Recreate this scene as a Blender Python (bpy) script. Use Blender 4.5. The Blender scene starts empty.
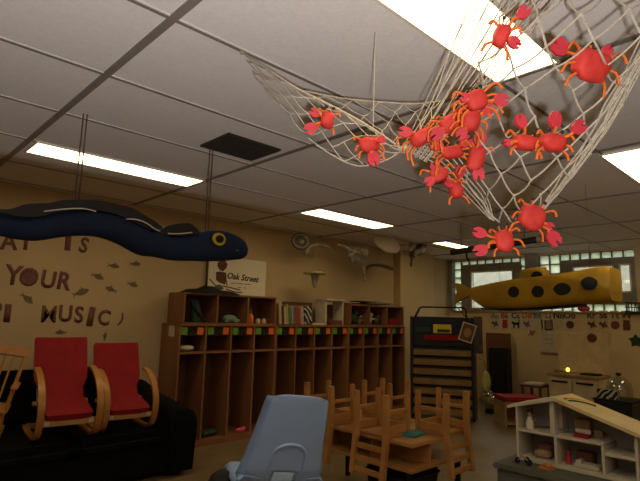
import bpy, bmesh, math, random
from mathutils import Vector, Matrix, noise
random.seed(7)
S = bpy.context.scene
C = S.collection
PI = math.pi
V = Vector
# ------------------------------------------------------------------ camera
F = 502.86
RX, RY, RZ = V((0.7206, -0.1222, -0.6825)), V((-0.6929, -0.0921, -0.7151)), V((0.0245, 0.9882, -0.1510))
RZ.normalize(); RX = (RX - RZ * RX.dot(RZ)).normalized(); RY = RZ.cross(RX)
ROT = Matrix((RX, RY, RZ))            # camera -> world
CAM = V((0, 0, 1.2))
cam_d = bpy.data.cameras.new('camera'); cam = bpy.data.objects.new('camera', cam_d); C.objects.link(cam)
cam.matrix_world = Matrix.Translation(CAM) @ ROT.to_4x4()
cam_d.sensor_width = 36; cam_d.lens = F / 640 * 36; cam_d.clip_start = .02
S.camera = cam

def ray(px, py): return ROT @ V(((px - 320) / F, -(py - 240.5) / F, -1))
def onX(px, py, x): d = ray(px, py); return CAM + d * (x / d.x)
def onY(px, py, y): d = ray(px, py); return CAM + d * (y / d.y)
def onZ(px, py, z): d = ray(px, py); return CAM + d * ((z - 1.2) / d.z)
def onD(px, py, D): return CAM + ray(px, py) * D
FWD = V((.691, .723, 0)).normalized()      # horizontal view direction
SIDE = V((FWD.y, -FWD.x, 0))
H = 2.225                                  # ceiling

# ------------------------------------------------------------------ materials
def mat(name, col, rough=.6, col2=None, scale=8, bump=0, stretch=(1, 1, 1), metal=0, spec=.4, detail=3):
    m = bpy.data.materials.new(name); m.use_nodes = True
    n = m.node_tree.nodes; l = m.node_tree.links; b = n['Principled BSDF']
    b.inputs['Roughness'].default_value = rough; b.inputs['Metallic'].default_value = metal
    b.inputs['Specular IOR Level'].default_value = spec
    if col2 is None: col2 = tuple(c * .82 for c in col)
    tc = n.new('ShaderNodeTexCoord'); mp = n.new('ShaderNodeMapping'); mp.inputs['Scale'].default_value = stretch
    nz = n.new('ShaderNodeTexNoise'); nz.inputs['Scale'].default_value = scale; nz.inputs['Detail'].default_value = detail
    cr = n.new('ShaderNodeValToRGB')
    cr.color_ramp.elements[0].position = .35; cr.color_ramp.elements[1].position = .65
    cr.color_ramp.elements[0].color = (*col2, 1); cr.color_ramp.elements[1].color = (*col, 1)
    l.new(tc.outputs['Object'], mp.inputs['Vector']); l.new(mp.outputs['Vector'], nz.inputs['Vector'])
    l.new(nz.outputs['Fac'], cr.inputs['Fac']); l.new(cr.outputs['Color'], b.inputs['Base Color'])
    if bump:
        bp = n.new('ShaderNodeBump'); bp.inputs['Strength'].default_value = bump; bp.inputs['Distance'].default_value = .01
        l.new(nz.outputs['Fac'], bp.inputs['Height']); l.new(bp.outputs['Normal'], b.inputs['Normal'])
    return m
def emit(name, col, st):
    m = bpy.data.materials.new(name); m.use_nodes = True; n = m.node_tree.nodes; b = n['Principled BSDF']
    b.inputs['Base Color'].default_value = (*col, 1); b.inputs['Emission Color'].default_value = (*col, 1)
    b.inputs['Emission Strength'].default_value = st
    nz = n.new('ShaderNodeTexNoise'); nz.inputs['Scale'].default_value = 400
    bp = n.new('ShaderNodeBump'); bp.inputs['Strength'].default_value = .05
    m.node_tree.links.new(nz.outputs['Fac'], bp.inputs['Height']); m.node_tree.links.new(bp.outputs['Normal'], b.inputs['Normal'])
    return m
def glassy(name, col, alpha, rough=.05):
    m = bpy.data.materials.new(name); m.use_nodes = True; n = m.node_tree.nodes; l = m.node_tree.links
    n.remove(n['Principled BSDF']); out = n['Material Output']
    t = n.new('ShaderNodeBsdfTransparent'); t.inputs['Color'].default_value = (*col, 1)
    g = n.new('ShaderNodeBsdfGlossy'); g.inputs['Roughness'].default_value = rough
    mx = n.new('ShaderNodeMixShader'); mx.inputs['Fac'].default_value = alpha
    l.new(t.outputs[0], mx.inputs[1]); l.new(g.outputs[0], mx.inputs[2]); l.new(mx.outputs[0], out.inputs['Surface'])
    return m
def translucent(name, col, frac=.85):
    m = bpy.data.materials.new(name); m.use_nodes = True; n = m.node_tree.nodes; l = m.node_tree.links
    n.remove(n['Principled BSDF']); out = n['Material Output']
    t = n.new('ShaderNodeBsdfTranslucent'); t.inputs['Color'].default_value = (*col, 1)
    g = n.new('ShaderNodeBsdfGlossy'); g.inputs['Roughness'].default_value = .15
    nz = n.new('ShaderNodeTexNoise'); nz.inputs['Scale'].default_value = 14
    bp = n.new('ShaderNodeBump'); bp.inputs['Strength'].default_value = .3; l.new(nz.outputs['Fac'], bp.inputs['Height'])
    l.new(bp.outputs['Normal'], g.inputs['Normal'])
    mx = n.new('ShaderNodeMixShader'); mx.inputs['Fac'].default_value = 1 - frac
    l.new(t.outputs[0], mx.inputs[1]); l.new(g.outputs[0], mx.inputs[2]); l.new(mx.outputs[0], out.inputs['Surface'])
    return m

M = {}
M['floor'] = mat('floor_tan', (.22, .15, .075), .45, (.18, .12, .06), 6, .05)
M['wall'] = mat('wall_tan', (.56, .41, .235), .75, (.52, .38, .215), 3, .03)
M['wallw'] = mat('wall_cream', (.68, .52, .29), .7, (.64, .485, .27), 3, .03)
M['column'] = mat('column_cream', (.62, .46, .25), .7, (.58, .43, .23), 3)
M['tile'] = mat('ceiling_tile', (.80, .78, .765), .85, (.75, .73, .715), 60, .12, detail=6)
M['tbar'] = mat('ceiling_bar', (.25, .22, .19), .5)
M['tedge'] = mat('ceiling_bar_edge', (.7, .68, .65), .5)
M['lamp'] = emit('lamp_lens', (1.0, .80, .42), 7.0)
M['lampframe'] = mat('lamp_frame', (.75, .72, .62), .4)
M['vent'] = mat('vent_dark', (.035, .03, .025), .6)
M['navy'] = mat('eel_navy', (.007, .023, .075), .8, (.006, .019, .062), 10, .1)
M['fin'] = mat('eel_fin', (.012, .010, .012), .6)
M['white'] = mat('white_glint', (.75, .74, .72), .6)
M['yellow'] = mat('yellow_felt', (.75, .55, .03), .7)
M['black'] = mat('black', (.008, .007, .007), .7)
M['blackcloth'] = mat('black_sofa_cloth', (.0035, .0024, .0024), .9, (.0026, .0018, .0018), 20, .15, spec=.15)
M['sub'] = mat('sub_yellow_paper', (.46, .265, .009), .6, (.34, .185, .006), 5, .6)
M['rope'] = mat('net_rope', (.40, .355, .28), .85, (.30, .26, .20), 80)
M['string'] = mat('string_brown', (.10, .07, .05), .8)
M['crab'] = mat('crab_red', (.46, .026, .016), .7, (.38, .017, .014), 30, .2)
M['claw'] = mat('crab_pink', (.44, .022, .036), .65, (.38, .018, .032), 30, .1)
M['crableg'] = mat('crab_orange', (.56, .105, .008), .7)
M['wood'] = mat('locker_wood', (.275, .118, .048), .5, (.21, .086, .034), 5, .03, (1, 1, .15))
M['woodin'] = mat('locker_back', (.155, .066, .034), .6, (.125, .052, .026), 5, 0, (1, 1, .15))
M['birch'] = mat('birch', (.50, .27, .095), .45, (.42, .215, .07), 6, .02, (1, 1, .2))
M['honey'] = mat('honey_wood', (.44, .19, .045), .4, (.36, .145, .03), 6, .02, (1, 1, .2))
M['pine'] = mat('pine', (.42, .20, .06), .45, (.33, .15, .042), 8, .02, (.3, 1, 1))
M['red'] = mat('red_canvas', (.28, .005, .010), .85, (.23, .004, .008), 14, .1)
M['bluepl'] = mat('blue_plastic', (.31, .46, .76), .3, (.30, .445, .74), 3, 0, spec=.5)
M['chrome'] = mat('chrome', (.6, .6, .6), .2, metal=1)
M['green'] = mat('green_paper', (.15, .32, .02), .7)
M['orange'] = mat('orange_paper', (.85, .16, .02), .7)
M['letter'] = mat('letter_purple', (.21, .085, .075), .8, (.15, .06, .06), 40)
M['fish'] = mat('fish_grey', (.19, .155, .085), .8, (.12, .10, .06), 40)
M['poster'] = mat('poster_white', (.80, .72, .58), .6, (.77, .69, .55), 4)
M['brown'] = mat('brown_print', (.13, .045, .02), .7)
M['ink'] = mat('ink_black', (.02, .017, .015), .7)
M['rackblk'] = mat('rack_black', (.012, .011, .012), .5)
M['racknavy'] = mat('rack_navy', (.012, .016, .04), .7)
M['slat'] = mat('rack_slat', (.26, .15, .05), .6, (.20, .115, .038), 8)
M['board'] = mat('brown_board', (.17, .06, .035), .7)
M['metal'] = mat('window_metal', (.30, .275, .23), .5)
M['gpaint'] = mat('grey_paint', (.36, .33, .28), .6)
M['mortar'] = mat('mortar', (.25, .25, .22), .8)
M['gblock'] = translucent('glass_block', (.80, .86, .76))
M['pane'] = glassy('pane_glass', (.82, .84, .82), .12)
M['clear'] = glassy('clear_glass', (.8, .8, .75), .2)
M['cream'] = mat('cream_laminate', (.66, .50, .28), .5)
M['creamd'] = mat('cream_door', (.62, .49, .29), .5)
M['doll'] = mat('doll_white', (.50, .45, .33), .5, (.46, .41, .30), 4)
M['dollin'] = mat('doll_lilac', (.36, .33, .33), .6)
M['roof'] = mat('doll_roof', (.58, .44, .20), .5)
M['grgreen'] = mat('grey_green', (.10, .105, .075), .6)
M['teal'] = mat('teal', (.03, .20, .20), .6)
M['pink'] = mat('pink', (.80, .07, .16), .6)
M['shell'] = mat('shell_white', (.62, .56, .45), .5, (.5, .44, .35), 12, .2)
M['shellw'] = mat('shell_bright', (.88, .82, .70), .5, (.84, .78, .66), 8)
M['greyp'] = mat('grey_paper', (.16, .125, .10), .7, (.09, .07, .06), 14, .2)
M['greyl'] = mat('grey_light', (.33, .28, .22), .7, (.22, .18, .15), 14, .2)
M['sage'] = mat('sage', (.20, .30, .20), .6)
M['dgreen'] = mat('dark_green', (.02, .06, .03), .7)
M['offw'] = mat('off_white', (.62, .55, .42), .6)
M['tan'] = mat('tan', (.35, .22, .10), .7)
M['pinkp'] = mat('dusty_pink', (.36, .15, .15), .7)
M['purple'] = mat('purple', (.20, .10, .22), .7)
M['glow'] = emit('yellow_spot', (1.0, .72, .10), 2.2)
M['bagc'] = mat('bag_olive', (.36, .34, .10), .7)
M['ball'] = mat('ball_yellow', (.55, .40, .14), .3)
for i, c in enumerate([(.5, .38, .22), (.05, .045, .05), (.52, .42, .2), (.09, .17, .08), (.28, .24, .2), (.36, .05, .03), (.4, .32, .28), (.45, .36, .15), (.12, .12, .2), (.35, .12, .05)]):
    M['book%d' % i] = mat('book_cover_%d' % i, c, .5)
# zebra pattern
def zebra():
    m = mat('zebra', (.5, .5, .46), .5); n = m.node_tree.nodes; l = m.node_tree.links
    w = n.new('ShaderNodeTexWave'); w.inputs['Scale'].default_value = 9; w.inputs['Distortion'].default_value = 5
    w.bands_direction = 'DIAGONAL'
    cr = n.new('ShaderNodeValToRGB'); cr.color_ramp.interpolation = 'CONSTANT'
    cr.color_ramp.elements[0].color = (.01, .01, .01, 1); cr.color_ramp.elements[1].color = (.5, .48, .42, 1); cr.color_ramp.elements[1].position = .72
    tc = n.new('ShaderNodeTexCoord'); l.new(tc.outputs['Object'], w.inputs['Vector'])
    l.new(w.outputs['Fac'], cr.inputs['Fac']); l.new(cr.outputs['Color'], n['Principled BSDF'].inputs['Base Color'])
    return m
M['zebra'] = zebra()

# ------------------------------------------------------------------ mesh builder
class MB:
    def __init__(s): s.bm = bmesh.new()
    def _add(s, verts, faces):
        vs = [s.bm.verts.new(v) for v in verts]
        for f in faces:
            try: s.bm.faces.new([vs[i] for i in f])
            except ValueError: pass
        return vs
    def box(s, a, b, bev=0.0, mx=None):
        x0, y0, z0 = [min(p, q) for p, q in zip(a, b)]; x1, y1, z1 = [max(p, q) for p, q in zip(a, b)]
        t = bmesh.new(); bmesh.ops.create_cube(t, size=1)
        for v in t.verts: v.co = V((x0 + (v.co.x + .5) * (x1 - x0), y0 + (v.co.y + .5) * (y1 - y0), z0 + (v.co.z + .5) * (z1 - z0)))
        if bev: bmesh.ops.bevel(t, geom=t.edges[:], offset=min(bev, .45 * min(x1 - x0, y1 - y0, z1 - z0)), segments=2, affect='EDGES')
        s._merge(t, mx); return s
    def _merge(s, t, mx=None):
        if mx is not None: t.transform(mx)
        me = bpy.data.meshes.new('tmp'); t.to_mesh(me); t.free(); s.bm.from_mesh(me); bpy.data.meshes.remove(me)
    def tube(s, pts, r, n=6, closed=False, caps=True):
        pts = [V(p) for p in pts]; N = len(pts)
        rs = r if isinstance(r, (list, tuple)) else [r] * N
        rings = []; up = None
        for i, p in enumerate(pts):
            a = pts[(i - 1) % N] if (i > 0 or closed) else p; b = pts[(i + 1) % N] if (i < N - 1 or closed) else p
            t = (b - a).normalized() if (b - a).length > 1e-9 else V((0, 0, 1))
            if up is None: up = V((0, 0, 1)) if abs(t.z) < .9 else V((1, 0, 0))
            x = t.cross(up)
            if x.length < 1e-4: x = t.cross(V((1, .3, .2)))
            x.normalize(); y = x.cross(t).normalized(); up = y
            rings.append([s.bm.verts.new(p + (x * math.cos(2 * PI * k / n) + y * math.sin(2 * PI * k / n)) * rs[i]) for k in range(n)])
        for i in range(N - (0 if closed else 1)):
            A, B = rings[i], rings[(i + 1) % N]
            for k in range(n): s.bm.faces.new((A[k], A[(k + 1) % n], B[(k + 1) % n], B[k]))
        if caps and not closed:
            s.bm.faces.new(rings[0][::-1]); s.bm.faces.new(rings[-1])
        return s
    def loft(s, secs, caps=True):
        rings = [[s.bm.verts.new(p) for p in sec] for sec in secs]; n = len(secs[0])
        for A, B in zip(rings[:-1], rings[1:]):
            for k in range(n): s.bm.faces.new((A[k], A[(k + 1) % n], B[(k + 1) % n], B[k]))
        if caps: s.bm.faces.new(rings[0][::-1]); s.bm.faces.new(rings[-1])
        return s
    def lathe(s, prof, c=(0, 0, 0), n=20, axis=None):
        c = V(c); q = V((0, 0, 1)).rotation_difference(axis.normalized()) if axis else None
        secs = []
        for r, z in prof:
            ring = []
            for k in range(n):
                p = V((r * math.cos(2 * PI * k / n), r * math.sin(2 * PI * k / n), z))
                if q: p = q @ p
                ring.append(c + p)
            secs.append(ring)
        return s.loft(secs)
    def ell(s, c, r, n=14, m=9, mx=None, pw=1.0):
        t = bmesh.new(); bmesh.ops.create_uvsphere(t, u_segments=n, v_segments=m, radius=1)
        sg = lambda v: math.copysign(abs(v) ** pw, v)
        for v in t.verts: v.co = V((sg(v.co.x) * r[0], sg(v.co.y) * r[1], sg(v.co.z) * r[2]))
        if mx is not None: t.transform(mx)
        bmesh.ops.translate(t, verts=t.verts[:], vec=V(c)); s._merge(t); return s
    def prism(s, poly, u, v, w, o, t):
        """polygon poly in plane (u,v) at o, thickness t along w"""
        u, v, w, o = V(u), V(v), V(w), V(o)
        A = [o + u * p[0] + v * p[1] for p in poly]; B = [p + w * t for p in A]
        va = [s.bm.verts.new(p) for p in A]; vb = [s.bm.verts.new(p) for p in B]; n = len(poly)
        s.bm.faces.new(va[::-1]); s.bm.faces.new(vb)
        for i in range(n): s.bm.faces.new((va[i], va[(i + 1) % n], vb[(i + 1) % n], vb[i]))
        return s
    def sheet(s, grid, th, nrm=None):
        """grid of points -> closed slab of thickness th"""
        R, Cn = len(grid), len(grid[0])
        def nr(i, j):
            a = grid[min(i + 1, R - 1)][j] - grid[max(i - 1, 0)][j]; b = grid[i][min(j + 1, Cn - 1)] - grid[i][max(j - 1, 0)]
            return a.cross(b).normalized()
        T = [[s.bm.verts.new(grid[i][j] + nr(i, j) * th / 2) for j in range(Cn)] for i in range(R)]
        B = [[s.bm.verts.new(grid[i][j] - nr(i, j) * th / 2) for j in range(Cn)] for i in range(R)]
        for i in range(R - 1):
            for j in range(Cn - 1):
                s.bm.faces.new((T[i][j], T[i + 1][j], T[i + 1][j + 1], T[i][j + 1]))
                s.bm.faces.new((B[i][j], B[i][j + 1], B[i + 1][j + 1], B[i + 1][j]))
        for i in range(R - 1):
            s.bm.faces.new((T[i][0], B[i][0], B[i + 1][0], T[i + 1][0])); s.bm.faces.new((T[i][-1], T[i + 1][-1], B[i + 1][-1], B[i][-1]))
        for j in range(Cn - 1):
            s.bm.faces.new((T[0][j], T[0][j + 1], B[0][j + 1], B[0][j])); s.bm.faces.new((T[-1][j], B[-1][j], B[-1][j + 1], T[-1][j + 1]))
        return s
    def build(s, name, m, parent=None, smooth=False, world=True):
        me = bpy.data.meshes.new(name)
        bmesh.ops.recalc_face_normals(s.bm, faces=s.bm.faces[:])
        org = None
        if parent is not None and world:
            org = worldmat(parent).inverted(); s.bm.transform(org)
        s.bm.to_mesh(me); s.bm.free(); me.materials.append(M[m] if isinstance(m, str) else m)
        if smooth:
            for p in me.polygons: p.use_smooth = True
            try: me.set_sharp_from_angle(angle=math.radians(40))
            except Exception: pass
        o = bpy.data.objects.new(name, me); C.objects.link(o)
        if parent is not None: o.parent = parent
        return o
def worldmat(o):
    m = Matrix.LocRotScale(o.location, o.rotation_euler, o.scale)
    return worldmat(o.parent) @ m if o.parent else m
def tag(o, label, cat, group=None):
    o['label'] = label; o['category'] = cat
    if group: o['group'] = group
    return o
def thing(name, label, cat, loc=(0, 0, 0), rot=(0, 0, 0), group=None):
    o = bpy.data.objects.new(name, None); C.objects.link(o); o.empty_display_size = .1
    o.location = V(loc); o.rotation_euler = rot
    return tag(o, label, cat, group)
def centre(o):
    """move a single-mesh thing's origin to its base"""
    me = o.data; xs = [v.co for v in me.vertices]
    lo = V((min(v.x for v in xs) + max(v.x for v in xs), min(v.y for v in xs) + max(v.y for v in xs), 0)) / 2; lo.z = min(v.z for v in xs)
    me.transform(Matrix.Translation(-lo)); o.location = lo; return o
def single(name, mb, m, label, cat, group=None, smooth=False): return tag(centre(mb.build(name, m, smooth=smooth)), label, cat, group)
def struct(name, mb, m, parent=None):
    o = mb.build(name, m, parent)
    if parent is None: o['kind'] = 'structure'
    return o
def copy_tree(o, parent=None):
    c = o.copy(); C.objects.link(c); c.parent = parent
    for ch in list(o.children): copy_tree(ch, c)
    return c
def textmesh(txt, h, ext=.002, bold=0.0):
    cu = bpy.data.curves.new('t', 'FONT'); cu.body = txt; cu.size = 1; cu.extrude = 0; cu.offset = bold; cu.resolution_u = 3
    o = bpy.data.objects.new('t', cu); C.objects.link(o)
    dg = bpy.context.evaluated_depsgraph_get(); me = bpy.data.meshes.new_from_object(o.evaluated_get(dg))
    bpy.data.objects.remove(o); bpy.data.curves.remove(cu)
    bm = bmesh.new(); bm.from_mesh(me); bpy.data.meshes.remove(me)
    xs = [v.co.x for v in bm.verts]; ys = [v.co.y for v in bm.verts]
    cx, cy = (min(xs) + max(xs)) / 2, (min(ys) + max(ys)) / 2; k = h / (max(ys) - min(ys))
    for v in bm.verts: v.co = V(((v.co.x - cx) * k, (v.co.y - cy) * k, 0))
    r = bmesh.ops.extrude_face_region(bm, geom=bm.faces[:])
    bmesh.ops.translate(bm, verts=[g for g in r['geom'] if isinstance(g, bmesh.types.BMVert)], vec=(0, 0, ext))
    return bm
def put_text(txt, h, o, u, v, w, ext=.003, bold=.0, rot=0, sx=1.0):
    """MB with text in plane u,v (unit), extruded along w, centred at o"""
    mb = MB(); bm = textmesh(txt, h, ext, bold)
    u, v, w = V(u), V(v), V(w); cr, sr = math.cos(rot), math.sin(rot)
    for q in bm.verts:
        x, y = q.co.x * sx, q.co.y; x, y = x * cr - y * sr, x * sr + y * cr
        q.co = V(o) + u * x + v * y + w * q.co.z
    mb._merge(bm); return mb
def cat_pts(P, n=8):
    P = [V(p) for p in P]; out = []
    for i in range(len(P) - 1):
        p0, p1, p2, p3 = P[max(i - 1, 0)], P[i], P[i + 1], P[min(i + 2, len(P) - 1)]
        for k in range(n):
            t = k / n
            out.append(.5 * ((2 * p1) + (p2 - p0) * t + (2 * p0 - 5 * p1 + 4 * p2 - p3) * t * t + (3 * p1 - p0 - 3 * p2 + p3) * t ** 3))
    out.append(P[-1]); return out
def circ(rx, rz, n=20): return [(rx * math.cos(2 * PI * k / n), rz * math.sin(2 * PI * k / n)) for k in range(n)]
XU, YU, ZU = V((1, 0, 0)), V((0, 1, 0)), V((0, 0, 1))

# ------------------------------------------------------------------ the room
WY, WX = 4.65, 7.5
X0, Y0 = -3.0, -3.5
struct('floor', MB().box((X0 - .1, Y0 - .1, -.1), (WX + .1, WY + .1, 0)), 'floor')
# ceiling tiles, with gaps left by nothing: one slab plus the bars of the grid
struct('ceiling', MB().box((X0 - .1, Y0 - .1, H), (WX + .1, WY + .1, H + .1)), 'tile')
g = MB(); e = MB()
for k in range(-3, 6):
    x = .737 + 1.221 * k
    if X0 < x < WX: g.box((x - .016, Y0, H - .006), (x + .016, WY, H + .001))
for k in range(-6, 5):
    y = 2.15 + .6 * k
    if Y0 < y < WY:
        g.box((X0, y - .008, H - .005), (WX, y + .008, H + .001)); e.box((X0, y - .014, H - .003), (WX, y - .008, H + .001))
struct('trim_1', g, 'tbar'); struct('trim_2', e, 'tedge')
struct('wall_left', MB().box((X0 - .1, WY, 0), (WX + .1, WY + .1, H)), 'wall')
struct('wall_back', MB().box((X0 - .1, Y0, 0), (X0, WY, H)), 'wall')
struct('wall_right', MB().box((X0 - .1, Y0 - .1, 0), (WX, Y0, H)), 'wall')
struct('trim_3', MB().box((5.98, 4.53, 0), (6.86, WY, H)), 'column')
struct('baseboard_left', MB().box((X0, 4.635, 0), (2.3, WY, .09)), 'brown')
# far wall: solid below, glass blocks and framed windows above
ZB, ZT = 1.36, 2.19
w = MB(); w.box((WX, Y0, 0), (WX + .15, WY, ZB)); w.box((WX, Y0, ZT), (WX + .15, WY, H))
w.box((WX, Y0, ZB), (WX + .15, 1.88, ZT))
struct('wall_far', w, 'wallw')
w = MB(); w.box((WX - .04, 4.57, ZB), (WX + .15, WY, ZT)).box((WX - .05, 3.13, ZB - .02), (WX + .15, 3.32, ZT + .03))
struct('trim_4', w, 'gpaint')
struct('trim_5', MB().box((WX - .02, 1.8, ZB - .025), (WX, 3.13, ZB)).box((WX - .02, 3.32, ZB - .025), (WX, 4.57, ZB)), 'tan')
nw = 0
def blocks(y0, y1, z0, z1, step=.145):
    global nw; nw += 1
    o = struct('window_%d' % nw, MB().box((WX + .045, y0, z0), (WX + .055, y1, z1)), 'gblock')
    m = MB(); ny = max(1, round((y1 - y0) / step)); nz = max(1, round((z1 - z0) / step))
    for k in range(ny + 1):
        y = y0 + (y1 - y0) * k / ny; m.box((WX + .01, max(y - .006, y0), z0), (WX + .1, min(y + .006, y1), z1))
    for k in range(nz + 1):
        z = z0 + (z1 - z0) * k / nz; m.box((WX + .012, y0, max(z - .006, z0)), (WX + .098, y1, min(z + .006, z1)))
    m.build('mortar', 'mortar', o)
blocks(4.43, 4.57, ZB, ZT); blocks(3.42, 4.43, 2.115, ZT); blocks(3.32, 3.42, ZB, ZT)
blocks(2.83, 3.13, ZB, ZT); blocks(1.88, 2.83, 2.09, ZT); blocks(1.88, 2.83, ZB, 1.475)
def framed(y0, y1, z0, z1, panes):
    global nw; nw += 1
    m = MB(); ys = [y0]; 
    for a, b, c, d in panes: ys += [a, b]
    ys.append(y1)
    for a, b in zip(ys[::2], ys[1::2]): m.box((WX, a, z0), (WX + .1, b, z1))
    for a, b, c, d in panes: m.box((WX, a, z0), (WX + .1, b, c)); m.box((WX, a, d), (WX + .1, b, z1))
    o = struct('window_%d' % nw, m, 'metal')
    p = MB(); f = MB()
    for a, b, c, d in panes:
        p.box((WX + .05, a, c), (WX + .056, b, d))
        for q in ((a, a + .018), (b - .018, b)): f.box((WX - .008, q[0], c), (WX + .04, q[1], d))
        for q in ((c, c + .018), (d - .018, d)): f.box((WX - .007, a, q[0]), (WX + .039, b, q[1]))
    p.build('pane', 'pane', o); f.build('sash', 'lampframe', o)
framed(3.42, 4.43, ZB, 2.115, [(3.53, 4.25, 1.40, 2.00)])
framed(1.88, 2.83, 1.475, 2.09, [(1.93, 2.07, 1.62, 2.0), (2.13, 2.66, 1.53, 2.0)])

tag(centre(MB().box((11, -6, 0), (11.3, 14, 2.9)).build('building', 'gpaint')), 'plain grey building wall outside the far windows', 'building')
struct('ground', MB().box((WX + .15, -8, -.1), (16, 16, 0)), 'floor')

# ------------------------------------------------------------------ ceiling lights and vent
def ceiling_light(x0, x1, y0, y1, label):
    t = thing('ceiling_light', label, 'ceiling light', ((x0 + x1) / 2, (y0 + y1) / 2, H - .012), group='fluorescent ceiling lights')
    f = MB(); b = .012
    f.box((x0 - b, y0 - b, H - .012), (x1 + b, y0, H)).box((x0 - b, y1, H - .012), (x1 + b, y1 + b, H))
    f.box((x0 - b, y0, H - .012), (x0, y1, H)).box((x1, y0, H - .012), (x1 + b, y1, H))
    f.build('frame', 'lampframe', t)
    MB().box((x0, y0, H - .009), (x1, y1, H - .002)).build('diffuser', 'lamp', t)
ceiling_light(.775, 1.935, .705, .955, 'large bright rectangular ceiling light behind the fishing net at top')
ceiling_light(.785, 1.935, 3.345, 3.60, 'long ceiling light above the blue eel')
ceiling_light(3.22, 4.35, 3.385, 3.66, 'long ceiling light above the hanging shell mobiles')
ceiling_light(5.67, 6.40, 3.56, 3.76, 'small far ceiling light left of the hanging red crabs')
ceiling_light(3.27, 4.42, .70, .955, 'ceiling light at right edge beside the rope net')
ceiling_light(5.69, 6.84, .70, .955, 'far ceiling light outside the right of the frame')
ceiling_light(.775, 1.935, -1.93, -1.68, 'ceiling light behind the camera at right')
ceiling_light(3.22, 4.37, -1.93, -1.68, 'far ceiling light behind and right of the frame')
t = thing('ceiling_vent', 'dark square air vent grille in the ceiling', 'vent', (1.69, 2.49, H - .012))
MB().box((1.50, 2.345, H - .004), (1.885, 2.655, H)).build('backing', 'black', t)
f = MB(); f.box((1.5, 2.345, H - .012), (1.885, 2.365, H)).box((1.5, 2.635, H - .012), (1.885, 2.655, H)).box((1.5, 2.365, H - .012), (1.52, 2.635, H)).box((1.865, 2.365, H - .012), (1.885, 2.635, H))
f.build('frame', 'vent', t)
for k in range(9): MB().box((1.52, 2.38 + k * .029, H - .01), (1.865, 2.392 + k * .029, H - .004)).build('slat', 'vent', t)

# ------------------------------------------------------------------ blue eel
YE = 2.68
rows = [(-90, 216, 10), (-60, 220, 12), (-30, 220, 13), (0, 222.5, 13.5), (18, 226, 13.5), (38, 226.5, 14.5), (62, 222, 15.5), (82, 219, 17), (100, 219.5, 18), (120, 225, 19.5), (140, 235, 20), (155, 240, 17), (172, 246.5, 14), (190, 246.5, 14.5), (207, 246, 15.5), (222, 246, 15), (234, 247.5, 12.5), (242, 249.5, 9.5), (246, 251, 5)]
ctr = [onY(a, b, YE) for a, b, c in rows]; sc = [(onY(a, b - c, YE) - onY(a, b, YE)).z for a, b, c in rows]
ctr2 = cat_pts(ctr, 5); rad = [r.x for r in cat_pts([V((x, 0, 0)) for x in sc], 5)]
t = thing('eel_puppet', 'long navy blue cloth eel with yellow ringed eye hanging from the ceiling', 'eel', (1.2, YE, 1.5))
secs = []
for p, r in zip(ctr2, rad): secs.append([p + V((0, r * .75 * math.cos(a), r * math.sin(a))) for a in [2 * PI * k / 20 for k in range(20)]])
MB().loft(secs).build('body', 'navy', t, smooth=True)
fin_top = [(-60, 205), (0, 209.5), (14, 208), (25, 204.5), (38, 203.5), (50, 203), (62, 200.5), (82, 200), (100, 201), (118, 204.5), (133, 209), (144, 215), (153, 220.5), (158, 224)]
fin_bot = [(-60, 216), (0, 213), (14, 216), (25, 217), (38, 217), (50, 214), (62, 211), (82, 210), (100, 211), (118, 215), (133, 222), (144, 228), (153, 230), (158, 232)]
def ribbon(top, bot, y, th):
    A = cat_pts([onY(*p, y) for p in top], 4); B = cat_pts([onY(*p, y) for p in bot], 4)
    return MB().sheet([[a, a.lerp(b, .5), b] for a, b in zip(A, B)], th)
ribbon(fin_top, fin_bot, YE - .085, .02).build('fin', 'fin', t)
ribbon([(159, 230), (167, 226), (180, 223.5), (190, 224), (198, 230.5)], [(159, 238), (167, 236), (180, 236), (190, 235), (198, 234)], YE - .06, .02).build('fin', 'fin', t)
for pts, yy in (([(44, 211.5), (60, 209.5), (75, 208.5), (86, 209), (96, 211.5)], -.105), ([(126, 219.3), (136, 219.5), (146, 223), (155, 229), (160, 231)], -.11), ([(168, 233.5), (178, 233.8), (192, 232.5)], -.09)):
    MB().tube(cat_pts([onY(*p, YE + yy) for p in pts], 5), .0035, 5).build('seam_glint', 'white', t)  # white strips imitate the highlight along the fin
c = onY(211.5, 240.5, YE); c.y = YE - .078
MB().prism(circ(.044, .039), XU, ZU, -YU, c, .012).build('eye_ring', 'yellow', t)
pu = c.copy(); pu.y -= .012
MB().prism(circ(.026, .023), XU, ZU, -YU, pu, .008).build('pupil', 'black', t)
MB().tube([onY(p[0], p[1], YE - .075 + .03 * i) for i, p in enumerate([(236, 250.2), (240, 251.3), (245.5, 252)])], .0028, 5).build('mouth', 'greyl', t)
for (a, b) in ((74.5, 204), (78.5, 204), (205, 233), (208, 233)):
    p = onY(a, b, YE); MB().tube([(p.x, YE, p.z - .03), (p.x, YE, H)], .004, 5).build('string', 'string', t)
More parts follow.
